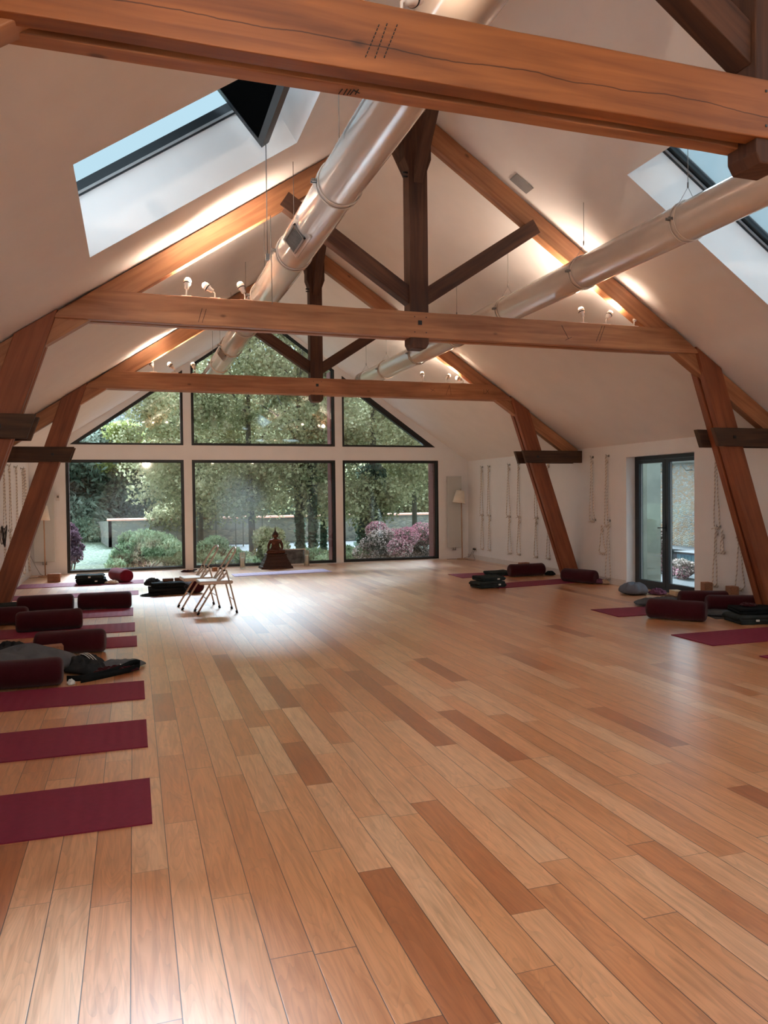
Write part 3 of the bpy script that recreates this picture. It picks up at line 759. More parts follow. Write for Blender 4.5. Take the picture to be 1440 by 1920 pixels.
m1 = marks_of([[(379, 578, 372, 604, 0), (387, 579, 379, 605, 0)], [(1129, 611, 1118, 640, 0), (1134, 611, 1124, 640, 0)], [(1053, 610, 1066, 635, 0), (1060, 638, 1072, 632, 0)]], 1, 7.599)
m2 = marks_of([[(907, 730, 907, 738, 0), (907, 738, 911, 738, 0), (911, 730, 917, 738, 0), (917, 730, 911, 738, 0)], [(843, 722, 836, 741, 0), (843, 722, 846, 741, 0)], [(807, 729, 816, 734, 0), (808, 735, 815, 728, 0)]], 1, 12.349)
truss(2.89, 'nearest timber roof truss, its split orange tie beam crossing the top of the picture', True, m0)
truss(7.60, 'middle timber roof truss with dark king post and struts above its tie beam', False, m1)
truss(12.35, 'farthest timber roof truss, in front of the tall garden windows', False, m2)

# ------------------------------------------------------------------ ceiling ducts
def duct(x, y0, y1, rings, grilles, label):
    zc = lambda y: 3.873+.004*(y-4)
    root = empty('air_duct', (x, (y0+y1)/2, 3.9), label, 'air duct')
    r = .165; mb = MB()
    ys = [y0+(y1-y0)*i/40 for i in range(41)]
    mb.tube([(x, y, zc(y)) for y in ys], r, 48)
    mb.build('duct_tube', M['duct'], root)
    for y in rings:
        mb = MB()
        for dy, rr in ((-.03, r+.006), (.03, r+.006)):
            mb.tube([(x+cos(a)*rr, y+dy, zc(y)+sin(a)*rr) for a in [2*pi*k/48 for k in range(48)]], .005, 6, closed=True)
        mb.tube([(x, y-.03, zc(y)), (x, y+.03, zc(y))], r+.004, 48)
        c = mb.build('duct_clamp', M['duct'], root)
        mb = MB(); mb.box((x-r-.05, y-.02, zc(y)-.01), (x-r, y-.012, zc(y)+.012)); mb.box((x-r-.05, y+.012, zc(y)-.01), (x-r, y+.02, zc(y)+.012)); mb.tube([(x-r-.035, y-.035, zc(y)), (x-r-.035, y+.035, zc(y))], .005, 6)
        mb.build('clamp_bolt', M['steel'], c)
        zt = zc(y)+r
        mb = MB(); ztop = roofz(x)-.004
        if not any(abs(x-(h[0]+h[1])/2) < (h[1]-h[0])/2 and h[2] < y < h[3] for h in SKY_R+SKY_L):
            pass
        else: ztop = roofz(x)+.3
        mb.tube([(x-.10, y, zc(y)+.13), (x, y, zt+.12)], .0025, 5).tube([(x+.10, y, zc(y)+.13), (x, y, zt+.12)], .0025, 5)
        mb.tube([(x, y, zt+.12), (x, y, ztop)], .003, 5).tube([(x, y, zt+.115), (x, y, zt+.16)], .008, 6)
        mb.build('hanging_wire', M['wire'], root)
    for y in grilles:
        z = zc(y); n = Vector((-.80, 0, -.60)); u = Vector((0, 1, 0)); v = n.cross(u)
        Mx = Matrix((u, v, n)).transposed().to_4x4(); Mx.translation = Vector((x, y, z))+n*(r-.02)
        mb = MB(); a, b = .20, .075
        mb.box((-a, -b, 0), (a, -b+.015, .032), Mx).box((-a, b-.015, 0), (a, b, .032), Mx).box((-a, -b, 0), (-a+.015, b, .032), Mx).box((a-.015, -b, 0), (a, b, .032), Mx)
        for k in range(15):
            t = -a+.02+k*(2*a-.04)/14; mb.box((t, -b, .012), (t+.008, b, .028), Mx)
        g = mb.build('grille', M['grille'], root)
        MB().box((-a, -b, .002), (a, b, .008), Mx).build('grille_back', M['rubber'], g)
        MB().box((-a-.09, -b-.03, -.02), (a+.09, b+.03, .012), Mx, bev=.01).build('grille_saddle', M['duct'], root)
    MB().tube([(x, y1-.01, zc(y1)), (x, y1+.03, zc(y1))], r+.01, 48).build('end_cap', M['duct'], root)
    return root
duct(1.48, -2.5, 15.2, [-.9, .7, 2.3, 3.9, 5.5, 7.17, 8.85, 10.4, 12.0, 13.6, 14.9], [6.5, 12.2], 'long cream round air duct hanging on the left, with grey grilles in its side')
duct(4.50, -2.5, 15.1, [-.9, .6, 2.2, 3.8, 5.42, 7.0, 8.7, 10.3, 11.9, 13.55, 14.85], [], 'long cream round air duct hanging on the right, running under the right skylight')

# ------------------------------------------------------------------ spotlights on the tie beams
def spotlight(x, y, z, az, el, lit, label, power=0, big=False):
    root = empty('spotlight', (x, y, z), label, 'spotlight', 'small white spotlights on the tie beams')
    k = 1.0
    MB().box((x-.05, y-.022, z), (x+.05, y+.022, z+.014), bev=.003).build('base_plate', M['lampw'], root)
    d = Vector((cos(el)*cos(az), cos(el)*sin(az), sin(el)))
    j = Vector((x, y, z+.06))
    MB().tube([(x, y, z+.01), j, j+d*.03], .007, 8).build('stem', M['lampw'], root)
    up = d; sd = d.orthogonal().normalized(); M3 = Matrix((sd, d.cross(sd), d)).transposed().to_4x4(); M3.translation = j+d*.02
    h = MB().lathe([(.012, 0), (.022, .008), (.024, .045), (.034, .055), (.036, .095), (.031, .096), (.026, .082)], 20, M3).build('lamp_head', M['lampw'], root)
    MB().lathe([(.0362, .058), (.0368, .059), (.0368, .067), (.0362, .068)], 20, M3).build('trim_ring', M['rubber'], h)
    mb = MB().lathe([(.001, .087), (.027, .087), (.031, .100), (.024, .116), (.010, .124), (.001, .125)], 16, M3)
    mb.build('bulb', M['bulb'] if lit else M['bluish'], h)
    if lit and power > 0:
        L = bpy.data.lights.new('spot_beam', 'SPOT'); L.energy = power*LAMP_POWER; L.color = (1.0, .81, .64); L.spot_size = R(130); L.spot_blend = .9; L.shadow_soft_size = .04
        lo = bpy.data.objects.new('spot_beam', L); COL.objects.link(lo); lo.parent = root
        p = M3 @ Vector((0, 0, .135)); lo.location = p-Vector((x, y, z)); lo.rotation_euler = (-d).to_track_quat('Z', 'Y').to_euler()
ZB = 3.517
NAMES = ('leftmost', 'middle', 'rightmost')
P1 = 160
tilt = R(38)
for i, (x, az, el, lit) in enumerate(((.52, R(60), R(72), 1), (.79, R(170), R(38), 1), (1.08, R(150), R(66), 1))):
    spotlight(x, 7.66, ZB, az, el, lit, '%s of three spotlights on left half of the middle tie beam' % NAMES[i], P1*(.4, .5, 2.6)[i])
for i, (x, az, el, lit) in enumerate(((4.914, R(100), R(72), 1), (5.215, R(20), R(50), 1), (5.595, R(40), R(50), 1))):
    spotlight(x, 7.66, ZB, az, el, lit, '%s of three spotlights on right half of the middle tie beam' % NAMES[i], P1*(1.2, .4, .3)[i])
for i, (x, az, el, lit) in enumerate(((.326, R(120), R(60), 1), (.65, R(180), R(45), 1), (.957, R(120), R(60), 1))):
    spotlight(x, 12.41, ZB, az, el, lit, '%s of three spotlights on left half of the far tie beam' % NAMES[i], P1*.6)
for i, (x, az, el, lit) in enumerate(((4.775, R(80), R(65), 1), (5.21, R(30), R(45), 1), (5.53, R(150), R(25), 1))):
    spotlight(x, 12.41, ZB, az, el, lit, '%s of three spotlights on right half of the far tie beam' % NAMES[i], P1*.6)
for i, (x, az, el, lit) in enumerate(((.77, R(170), R(60), 1), (1.06, R(30), R(35), 1), (.45, R(180), R(40), 1))):
    spotlight(x, 2.95, ZB, az, el, lit, ('left of two spotlights above the nearest tie beam at top edge', 'right of two spotlights above the nearest tie beam, touching the duct', 'spotlight on the far left of the nearest tie beam, beyond the top edge')[i], P1*(.25, .03, .2)[i])
for i, (x, az, el, lit) in enumerate(((5.0, R(30), R(45), 1), (5.35, R(30), R(45), 1))):
    spotlight(x, 2.95, ZB, az, el, lit, ('inner', 'outer')[i]+' spotlight on right half of the nearest tie beam, beyond the frame', P1*.6)
# unseen wall spots put in behind the camera to light the near tie beam
for i, (x, az, el) in enumerate(((0.6, R(90), R(25)), (3.6, R(90), R(60)), (5.5, R(90), R(60)))):
    MBs = MB().box((x-.06, YB, 2.98), (x+.06, YB+.12, 3.0)); tag(MBs.build('added_bracket', M['white'], at=(x, YB, 2.98)), 'small white bracket added for an unseen spotlight on the wall behind the camera, %s' % ('left', 'centre', 'right')[i], 'bracket')
    spotlight(x, YB+.07, 3.0, az, el, 1, 'added unseen spotlight on the wall behind the camera, %s' % ('left', 'centre', 'right')[i], P1*(4.5 if i == 0 else .5))

# ceiling vent plate
o = Vector((4.03, 7.45, roofz(4.03)))
ex = Vector((1, 0, -SL)).normalized(); Mx = Matrix((ex, Vector((0, 1, 0)), NR)).transposed().to_4x4(); Mx.translation = o
tag(MB().box((-.12, -.08, -.012), (.12, .08, -.001), Mx, bev=.003).build('ceiling_plate', M['bluish'], at=o), 'small grey cover plate on the right ceiling slope beside the rafter', 'cover plate')

# ------------------------------------------------------------------ yoga mats
def ymat(x0, x1, y0, y1, mat, label, group='burgundy yoga mats in rows', quad=None, cat='yoga mat', name='yoga_mat'):
    q = quad or [(x0, y0), (x1, y0), (x1, y1), (x0, y1)]
    cx = sum(p[0] for p in q)/4; cy = sum(p[1] for p in q)/4
    # subdivided top with a faintly lifted far edge, 6 mm thick foam
    mb = MB(); n = 14; vs = []; 
    for zl in (.0005, .0065):
        for i in range(n+1):
            t = i/n
            for k in range(2):
                a = Vector(q[0]).lerp(Vector(q[1]), t) if k == 0 else Vector(q[3]).lerp(Vector(q[2]), t)
                lift = .0015*(1+mnoise.noise(Vector((a.x*2.1, a.y*2, 3)))) 
                vs.append((a.x, a.y, zl+(lift if zl > .002 else 0)))
    m = 2*(n+1); fs = []
    for i in range(n):
        a, b, c, d = 2*i, 2*i+2, 2*i+3, 2*i+1
        fs += [(d, c, b, a), (m+a, m+b, m+c, m+d), (a, b, m+b, m+a), (c, d, m+d, m+c)]
    fs += [(1, 0, m, m+1), (2*n, 2*n+1, m+2*n+1, m+2*n)]
    mb.add(vs, fs)
    return tag(mb.build(name, mat, at=(cx, cy, 0)), label, cat, group)
XM = .06
ymat(-1.85, XM, 3.895, 4.525, M['matr'], 'bare burgundy yoga mat, the nearest on the left side')
ymat(-1.85, XM, 5.105, 5.735, M['matr'], 'bare burgundy yoga mat, second nearest on the left side')
ymat(-1.85, XM, 6.335, 6.955, M['matr'], 'burgundy yoga mat directly in front of the first bolster on the left')
ymat(-1.80, .01, 8.62, 9.25, M['matr'], 'burgundy yoga mat behind the third bolster row, short end showing by striped jacket')
ymat(-1.85, -.01, 9.59, 10.24, M['matr'], 'burgundy yoga mat under the single bolster in mid left')
ymat(-1.85, -.03, 10.87, 11.63, M['matr'], 'burgundy yoga mat under the two end-to-end bolsters on the left')
ymat(-1.93, .055, 13.18, 13.74, M['matr'], 'bare burgundy yoga mat, second from the garden window on the left')
ymat(-2.0, .16, 14.86, 15.52, M['matr'], 'burgundy yoga mat closest to the garden window on the left, under cushion and blankets')
ymat(0, 0, 0, 0, M['matl'], 'pale lilac yoga mat lying in front of the seated statue', 'lilac yoga mat by the statue', quad=[(1.88, 15.33), (3.90, 15.46), (3.87, 16.12), (1.87, 15.86)])
ymat(0, 0, 0, 0, M['matr'], 'burgundy yoga mat farthest away on the right, with bolster across it', quad=[(5.87, 13.28), (7.70, 13.25), (7.70, 13.93), (5.89, 14.03)])
ymat(0, 0, 0, 0, M['matr'], 'burgundy yoga mat second farthest on the right, folded blankets on its end', quad=[(5.80, 11.60), (7.55, 11.83), (7.50, 12.42), (5.76, 12.17)])
ymat(0, 0, 0, 0, M['matr'], 'burgundy yoga mat before the glass door, grey blanket over its far end', quad=[(5.85, 8.36), (7.65, 8.30), (7.67, 8.88), (5.87, 9.01)])
ymat(0, 0, 0, 0, M['matr'], 'bare burgundy yoga mat in the right foreground running out of frame', quad=[(5.636, 6.435), (7.45, 6.40), (7.47, 7.07), (5.645, 7.09)])
ymat(0, 0, 0, 0, M['matr'], 'burgundy yoga mat at the right picture edge, only its corner showing', quad=[(5.68, 5.20), (7.5, 5.2), (7.5, 5.86), (5.69, 5.87)])
tag(ymat(0, 0, 0, 0, M['matg'], 'dark grey folded mat lying between bolsters on the right', 'grey mat on the right', quad=[(6.86, 7.78), (7.62, 7.55), (7.68, 7.95), (7.0, 8.2)], name='folded_mat'), kind=None)

# ------------------------------------------------------------------ bolsters
def bolster_mesh(L, r, seed):
    mb = MB(); prof = []; n = 26; seg = 32; rnd = random.Random(seed); h = L/2; e = .055
    xs = []
    for i in range(8):
        a = pi/2*i/7; xs.append((-h+e*(1-sin(a)) if False else -h+e*(1-cos(a)), r*(.62+.38*sin(a)) if i else r*.62))
    body = [(-h+e+(L-2*e)*i/14, r) for i in range(1, 14)]
    ring = xs+body+[(-x, rr) for x, rr in xs[::-1]]
    ring = [(-h+.004, r*.30)]+ring+[(h-.004, r*.30)]
    vs = []
    for i, (x, rr) in enumerate(ring):
        for k in range(seg):
            a = 2*pi*k/seg
            wob = 1+.035*mnoise.noise(Vector((x*4+seed, cos(a)*1.3, sin(a)*1.3)))+.012*mnoise.noise(Vector((x*22+seed, cos(a)*2, sin(a)*2)))
            sq = .93 if sin(a) < 0 else .98
            z = sin(a)*rr*sq*wob
            z = max(z, -r*.86)
            vs.append((x, cos(a)*rr*1.03*wob, z+r*.865))
    m = len(ring)
    fs = [(i*seg+k, (i+1)*seg+k, (i+1)*seg+(k+1) % seg, i*seg+(k+1) % seg) for i in range(m-1) for k in range(seg)]
    fs.append([k for k in range(seg)]); fs.append([(m-1)*seg+k for k in range(seg)][::-1])
    return mb.add(vs, fs, True)
def bolster(p, q, r, label, mat='bolster', z=0.007, seed=1):
    c = (Vector(p)+Vector(q))/2; d = Vector(q)-Vector(p)
    mb = bolster_mesh(d.length, r, seed); o = mb.build('bolster', M[mat], at=(0, 0, 0))
    o.location = (c.x, c.y, z); o.rotation_euler = (0, 0, math.atan2(d.y, d.x))
    tag(o, label, 'bolster', 'burgundy yoga bolsters')
    mb = MB()
    for s in (-1, 1):
        e = s*(d.length/2-.012)
        mb.tube([(e, cos(a)*r*.80, sin(a)*r*.77+r*.865) for a in [2*pi*k/28 for k in range(28)]], .003, 5, closed=True)
    mb.build('piping', M[mat], o, at=(0, 0, 0))
    return o
bolster((-1.36, 7.10), (-.60, 7.10), .125, 'nearest burgundy bolster on the left, against the grey blanket', seed=2)
bolster((-.98, 8.52), (-.30, 8.46), .125, 'long burgundy bolster behind the cork block and striped jacket', seed=3)
bolster((-1.36, 10.03), (-.62, 10.10), .13, 'burgundy bolster alone in the centre of its mat on the left', seed=4)
bolster((-2.0, 10.72), (-1.30, 10.68), .12, 'burgundy bolster at the left picture edge, partly hidden by the next one', seed=5)
bolster((-1.56, 11.72), (-.83, 11.70), .125, 'left one of two burgundy bolsters lying end to end', seed=6)
bolster((-.775, 11.70), (-.05, 11.68), .125, 'right one of two burgundy bolsters lying end to end', seed=7)
bolster((-.13, 15.12), (-.38, 15.72), .13, 'bright burgundy bolster pointing at the camera beside black blankets near the window', mat='bolster2', seed=8)
bolster((.98, 12.95), (.86, 13.55), .12, 'burgundy bolster behind the black bag and the folding chair', seed=9)
bolster((6.79, 13.17), (7.52, 13.14), .125, 'burgundy bolster on the farthest right mat before the wall ropes', seed=10)
bolster((7.33, 12.12), (7.62, 11.52), .125, 'burgundy bolster at the foot of the far right timber leg', seed=11)
bolster((6.17, 8.20), (6.62, 7.66), .13, 'plump burgundy bolster in front of the glass door, nearest on the right', seed=12)
bolster((7.12, 8.78), (7.72, 8.47), .125, 'burgundy bolster under the hanging ropes right of the door, rear one', seed=13, z=.0)
bolster((7.18, 8.32), (7.80, 8.02), .12, 'burgundy bolster leaning to the foot of the near right timber leg', seed=14, z=.0)

# ------------------------------------------------------------------ folded blankets, cloths
def blanket_mesh(L, W, n, t, seed, sag=.0):
    """fabric folded n times: a snake section in xz swept along y"""
    path = []; k = 7
    for i in range(n):
        z = t*(i+.5); xs = [(-L/2+t/2)+(L-t)*j/k for j in range(k+1)]
        if i % 2: xs = xs[::-1]
        for x in xs: path.append((x, z))
        if i < n-1:
            s = 1 if i % 2 == 0 else -1
            path.append((s*(L/2-t/2+t*.5), z+t*.5))
    P = [Vector(p) for p in path]; m = len(P); A = []; B = []
    for i, p in enumerate(P):
        a = P[max(i-1, 0)]; b = P[min(i+1, m-1)]; d = (b-a).normalized(); nn = Vector((-d.y, d.x))
        A.append(p+nn*t*.46); B.append(p-nn*t*.46)
    mb = MB(); ny = 12; vs = []
    for j in range(ny+1):
        v = j/ny; y = -W/2+W*v
        edge = min(v, 1-v)
        for grp in (A, B):
            for p in grp:
                no = mnoise.noise(Vector((p.x*5+seed, y*5, p.y*16)))
                no2 = mnoise.noise(Vector((p.x*9, y*7+seed, p.y*9)))
                dz = (.30*t*no*(p.y/(n*t)+.25)) - (.25*t*(1 if edge == 0 else 0))*(p.y > t)
                vs.append((p.x+.02*no2*(p.y > t*.9), y+.018*no2*(edge < .2)+(.02*mnoise.noise(Vector((p.x*3, seed, p.y*30)))*(edge == 0)), max(.001, p.y+dz-sag*abs(v-.5)*p.y)))
    s = 2*m; fs = []
    for j in range(ny):
        for i in range(m-1):
            a = j*s+i; b = (j+1)*s+i
            fs.append((a, a+1, b+1, b)); fs.append((b+m, b+1+m, a+1+m, a+m))
        fs.append((j*s, (j+1)*s, (j+1)*s+m, j*s+m)); fs.append((j*s+m-1, j*s+2*m-1, (j+1)*s+2*m-1, (j+1)*s+m-1))
    for i in range(m-1):
        fs.append((i+1, i, m+i, m+i+1)); b = ny*s; fs.append((b+i, b+i+1, b+m+i+1, b+m+i))
    return mb.add(vs, fs, True)
def blanket(x, y, z, L, W, n, t, rz, mat, label, seed, tagpos=None, name='folded_blanket', cat='blanket', group=None):
    o = blanket_mesh(L, W, n, t, seed).build(name, M[mat], at=(0, 0, 0)); o.location = (x, y, z); o.rotation_euler = (0, 0, rz)
    tag(o, label, cat, group)
    if tagpos:
        tx, tz = tagpos
        MB().box((tx-.022, -W/2-.022, tz-.012), (tx+.022, -W/2-.012, tz+.012), bev=.002).build('white_label', M['whitef'], o, at=(0, 0, 0))
    return o
def cloth(x, y, z, rx, ry, h, rz, mat, label, seed, name='cloth', cat='cloth', freq=3.0, sharp=.5, group=None):
    mb = MB(); nr, na = 14, 44; vs = [(0, 0, h*(.8+.3*mnoise.noise(Vector((seed, 0, 0)))))]
    for i in range(1, nr+1):
        t = i/nr
        for k in range(na):
            a = 2*pi*k/na; out = 1+.28*mnoise.noise(Vector((cos(a)*1.4+seed, sin(a)*1.4, 7)))+.08*mnoise.noise(Vector((cos(a)*5+seed, sin(a)*5, 2)))
            px = cos(a)*t*out; py = sin(a)*t*out
            rid = 1-abs(mnoise.noise(Vector((px*freq+seed, py*freq, seed*.3))))*2
            env = math.sqrt(max(0, 1-t**2.6))
            hh = h*env*(1-sharp+sharp*rid+.25*mnoise.noise(Vector((px*freq*2.3, py*freq*2.3+seed, 0))))
            vs.append((px*rx, py*ry, max(.004 if i < nr else .001, hh)))
    fs = [(0, 1+k, 1+(k+1) % na) for k in range(na)]
    for i in range(nr-1):
        for k in range(na): fs.append((1+i*na+k, 1+(i+1)*na+k, 1+(i+1)*na+(k+1) % na, 1+i*na+(k+1) % na))
    fs.append([1+(nr-1)*na+k for k in range(na)][::-1])
    o = mb.add(vs, fs, True).build(name, M[mat], at=(0, 0, 0)); o.location = (x, y, z); o.rotation_euler = (0, 0, rz)
    subd(o, 1); return tag(o, label, cat, group)
def brick(x, y, z, s, rz, mat, label, group='yoga blocks', name='yoga_block'):
    o = MB().box((-s[0]/2, -s[1]/2, 0), (s[0]/2, s[1]/2, s[2]), bev=.005).build(name, M[mat], at=(0, 0, 0)); o.location = (x, y, z); o.rotation_euler = (0, 0, rz)
    return tag(o, label, 'yoga block', group)

# left side
blanket(-.76, 15.18, .007, .52, .38, 3, .035, R(4), 'wool2', 'lower black folded blanket with white label beside the bright bolster', 3, (.07, .06))
blanket(-.80, 15.20, .112, .50, .36, 2, .034, R(-3), 'wool', 'upper dark green folded blanket beside the bright bolster near the window', 5, (.02, .03))
cloth(-.40, 15.0, .007, .13, .12, .07, 0, 'tan', 'beige strap and cloth heap between black blankets and bright bolster', 4)
brick(-1.47, 15.86, 0, (.23, .12, .078), R(6), 'cork', 'lower cork brick of the pair by the left floor lamp')
brick(-1.46, 15.87, .079, (.23, .12, .078), R(-9), 'cork', 'upper cork brick of the pair by the left floor lamp')
# bag-like pile behind the chairs
blanket(.48, 13.12, .0, .60, .34, 2, .06, R(0), 'wool2', 'black folded blanket at the bottom of the pile left of the folding chairs', 8)
blanket(.50, 13.10, .121, .54, .30, 2, .040, R(2), 'wool2', 'speckled black folded blanket in the middle of the pile left of the folding chairs', 9)
o = cloth(.29, 13.22, .13, .14, .12, .14, 0, 'dfab', 'rolled dark garment on the left end of the pile by the folding chairs', 11)
brick(.52, 13.14, .205, (.17, .09, .045), R(4), 'cork2', 'left cork brick on top of the black blanket pile', name='yoga_block')
brick(.70, 13.14, .205, (.15, .09, .05), R(-6), 'cork2', 'right cork brick on top of the black blanket pile')
cloth(.24, 12.92, .0, .16, .09, .05, 0, 'wool2', 'small black cloth on the floor before the black blanket pile', 31)
# floor by the window
cloth(1.05, 16.72, 0, .15, .06, .05, R(0), 'bolster', 'small dark red pouch on the floor under the left window mullion', 12)
cloth(1.38, 16.64, 0, .20, .07, .05, 0, 'rope', 'coil of beige rope on the floor behind the folding chairs', 14)
brick(1.22, 16.70, 0, (.08, .06, .06), 0, 'cable', 'small black box beside the beige rope coil behind the chairs')
brick(1.62, 16.66, 0, (.10, .08, .09), R(20), 'cork', 'small cork brick behind the rear folding chair')
# left group in the middle distance
blanket(-1.80, 11.95, .007, .62, .40, 3, .035, R(6), 'wool', 'dark folded blanket at left picture edge beside the end-to-end bolsters', 17)
cloth(-1.50, 11.35, .007, .14, .18, .12, 0, 'gfab2', 'grey blue rolled cloth at left edge between two bolsters', 18, freq=1.6, sharp=.25)
# foreground left group
cloth(-1.22, 8.28, 0, .30, .34, .21, R(10), 'dfab', 'crumpled dark jacket at the left picture edge behind the grey blanket', 21)
cloth(-.98, 8.10, 0, .14, .18, .16, 0, 'purp', 'plum garment tucked behind the crumpled dark jacket', 23)
brick(-.79, 8.02, .10, (.23, .125, .078), R(12), 'cork', 'cork brick lying before the long bolster, on grey blanket')
cloth(-1.02, 7.60, .0, .50, .30, .245, R(2), 'gfab', 'thick grey blanket heaped behind the nearest left bolster', 24, name='grey_blanket', cat='blanket', freq=.9, sharp=.12)
cloth(-.79, 8.03, .0, .22, .15, .115, 0, 'dfab', 'dark cloth under the cork brick before the long bolster', 27, freq=1.2, sharp=.1)
jk = cloth(-.45, 7.60, 0, .19, .30, .15, R(20), 'dfab', 'dark sports jacket with three white stripes beside the grey blanket', 25, name='sports_jacket', cat='jacket')
mb = MB()
for k in range(3):
    pts = []
    for i in range(9):
        t = i/8; x = -.50+.16*t+.018*k; y = 7.44+.20*(1-t)+.02*k; z = .12+.05*sin(pi*t*.8+.6)-.075*t
        pts.append((x, y, z))
    mb.tube(pts, .0035, 5)
mb.build('sleeve_stripe', M['whitef'], jk, at=(0, 0, 0)).matrix_parent_inverse = (Matrix.Translation((-.45, 7.60, 0)) @ Matrix.Rotation(R(20), 4, 'Z')).inverted()
cloth(-.17, 7.56, 0, .26, .13, .085, R(8), 'gfab', 'flat dark sleeve or legging stretched toward the walkway', 26, name='garment', cat='garment', freq=1.8, sharp=.3)
cloth(-.22, 7.38, 0, .24, .08, .07, R(4), 'bolster', 'dark red pouch lying on the striped jacket group', 28, name='pouch', cat='pouch')
cloth(-.12, 7.47, .01, .10, .05, .05, R(10), 'whitef', 'small white tissue between dark garments on the left', 29)
# looped strap
def ribbon(pts, wdt, mat, name, label, cat, thick=.004):
    mb = MB(); P = [Vector(p) for p in pts]; m = len(P); vs = []
    for i, p in enumerate(P):
        for s in (-1, 1): 
            vs.append(p+Vector((0, 0, s*wdt/2))); 
    vs2 = []
    for i, p in enumerate(P):
        a = P[max(i-1, 0)]; b = P[min(i+1, m-1)]; d = (b-a); d.z = 0; d.normalize(); nn = Vector((-d.y, d.x, 0))*thick
        vs2 += [p+Vector((0, 0, -wdt/2))+nn, p+Vector((0, 0, wdt/2))+nn]
    n = len(vs); fs = []
    for i in range(m-1):
        a = 2*i; fs += [(a, a+2, a+3, a+1), (n+a+1, n+a+3, n+a+2, n+a), (a+1, a+3, n+a+3, n+a+1), (a+2, a, n+a, n+a+2)]
    fs += [(0, 1, n+1, n), (2*m-1, 2*m-2, n+2*m-2, n+2*m-1)]
    mb.add(vs+vs2, fs, True)
    c = P[0]; return tag(mb.build(name, mat, at=(c.x, c.y, 0)), label, cat)
ribbon([(-.58, 7.18, .028), (-.48, 7.14, .03), (-.36, 7.18, .035), (-.24, 7.26, .04), (-.13, 7.36, .05), (-.06, 7.46, .06), (.0, 7.50, .062), (.03, 7.47, .055), (.02, 7.41, .04), (-.06, 7.34, .03), (-.2, 7.24, .028), (-.34, 7.14, .028), (-.46, 7.08, .026)], .05, M['wool2'], 'yoga_strap', 'black looped yoga strap standing on edge beside the dark red pouch', 'strap')
cloth(-.535, 7.06, 0, .035, .05, .05, 0, 'whitef', 'crumpled white tag at the end of the nearest left bolster', 33)

# right side
blanket(6.72, 13.50, .007, .42, .40, 3, .026, R(0), 'wool', 'dark folded blanket left of the bolster on the farthest right mat', 41)
blanket(5.70, 11.85, .007, .50, .36, 3, .036, R(6), 'wool', 'lower dark green folded blanket on the second farthest right mat', 42, (.12, .05))
blanket(5.74, 11.90, .116, .47, .34, 2, .036, R(2), 'wool', 'upper dark green folded blanket on the second farthest right mat', 44, (.10, .03))
brick(7.42, 13.75, 0, (.20, .12, .20), R(8), 'cork', 'upright cork brick against the wall behind the farthest right bolster')
brick(7.68, 13.55, 0, (.10, .10, .13), R(8), 'cork2', 'dark small block right of the farthest right bolster')
cloth(7.64, 13.10, 0, .12, .10, .09, 0, 'wool2', 'small black speckled cloth beside the farthest right bolster', 46)
brick(7.72, 12.0, 0, (.12, .23, .14), R(-4), 'cork2', 'dark cork brick between bolster and wall left of the glass door')
cloth(7.70, 11.55, 0, .10, .16, .10, 0, 'purp', 'small plum and white cloth beside the bolster left of the glass door', 47)
cloth(7.73, 11.42, .0, .06, .10, .09, .4, 'tan', 'beige knotted strap on the floor left of the glass door', 48)
pc = cloth(7.42, 10.18, 0, .22, .30, .19, R(-35), 'gfab2', 'grey cushion slumped on the floor before the glass door', 51, name='cushion', cat='cushion', freq=1.0, sharp=.12)
cloth(7.70, 9.98, 0, .13, .17, .10, 0, 'purp', 'plum cloth spilling out behind the grey cushion', 52)
brick(7.50, 9.35, 0, (.15, .28, .07), R(-12), 'cork2', 'dark low block under the pale box by the door')
brick(7.53, 9.33, .071, (.13, .20, .075), R(-12), 'pale', 'pale wooden box on a dark block by the glass door')
cloth(7.62, 9.02, 0, .14, .18, .14, .3, 'tan', 'beige and brown scarf heaped beside the pale box', 54)
cloth(7.05, 9.02, .008, .44, .22, .11, R(-14), 'gfab', 'loose grey blanket over the mat behind the plump bolster', 55, freq=2.2, sharp=.3)
cloth(7.16, 8.05, .01, .36, .26, .05, R(-25), 'matg', 'flat dark grey cloth between the plump bolster and the wall', 56, freq=1.5, sharp=.2)
brick(7.66, 8.86, .0, (.12, .12, .31), R(-10), 'cork', 'tall cork block standing under the ropes right of the door, left one')
brick(7.70, 8.42, .0, (.12, .14, .30), R(-14), 'cork', 'tall cork block standing beside the near right timber leg, right one')
blanket(7.12, 7.46, .0, .52, .40, 3, .036, R(-14), 'wool', 'lower dark folded blanket at the right picture edge', 61, (-.05, .05))
blanket(7.16, 7.50, .109, .48, .36, 2, .036, R(-20), 'wool2', 'upper dark folded blanket at the right picture edge', 62)
cloth(7.12, 7.52, .182, .12, .08, .05, 0, 'bolster', 'dark red strap on top of the folded blankets at right edge', 63)

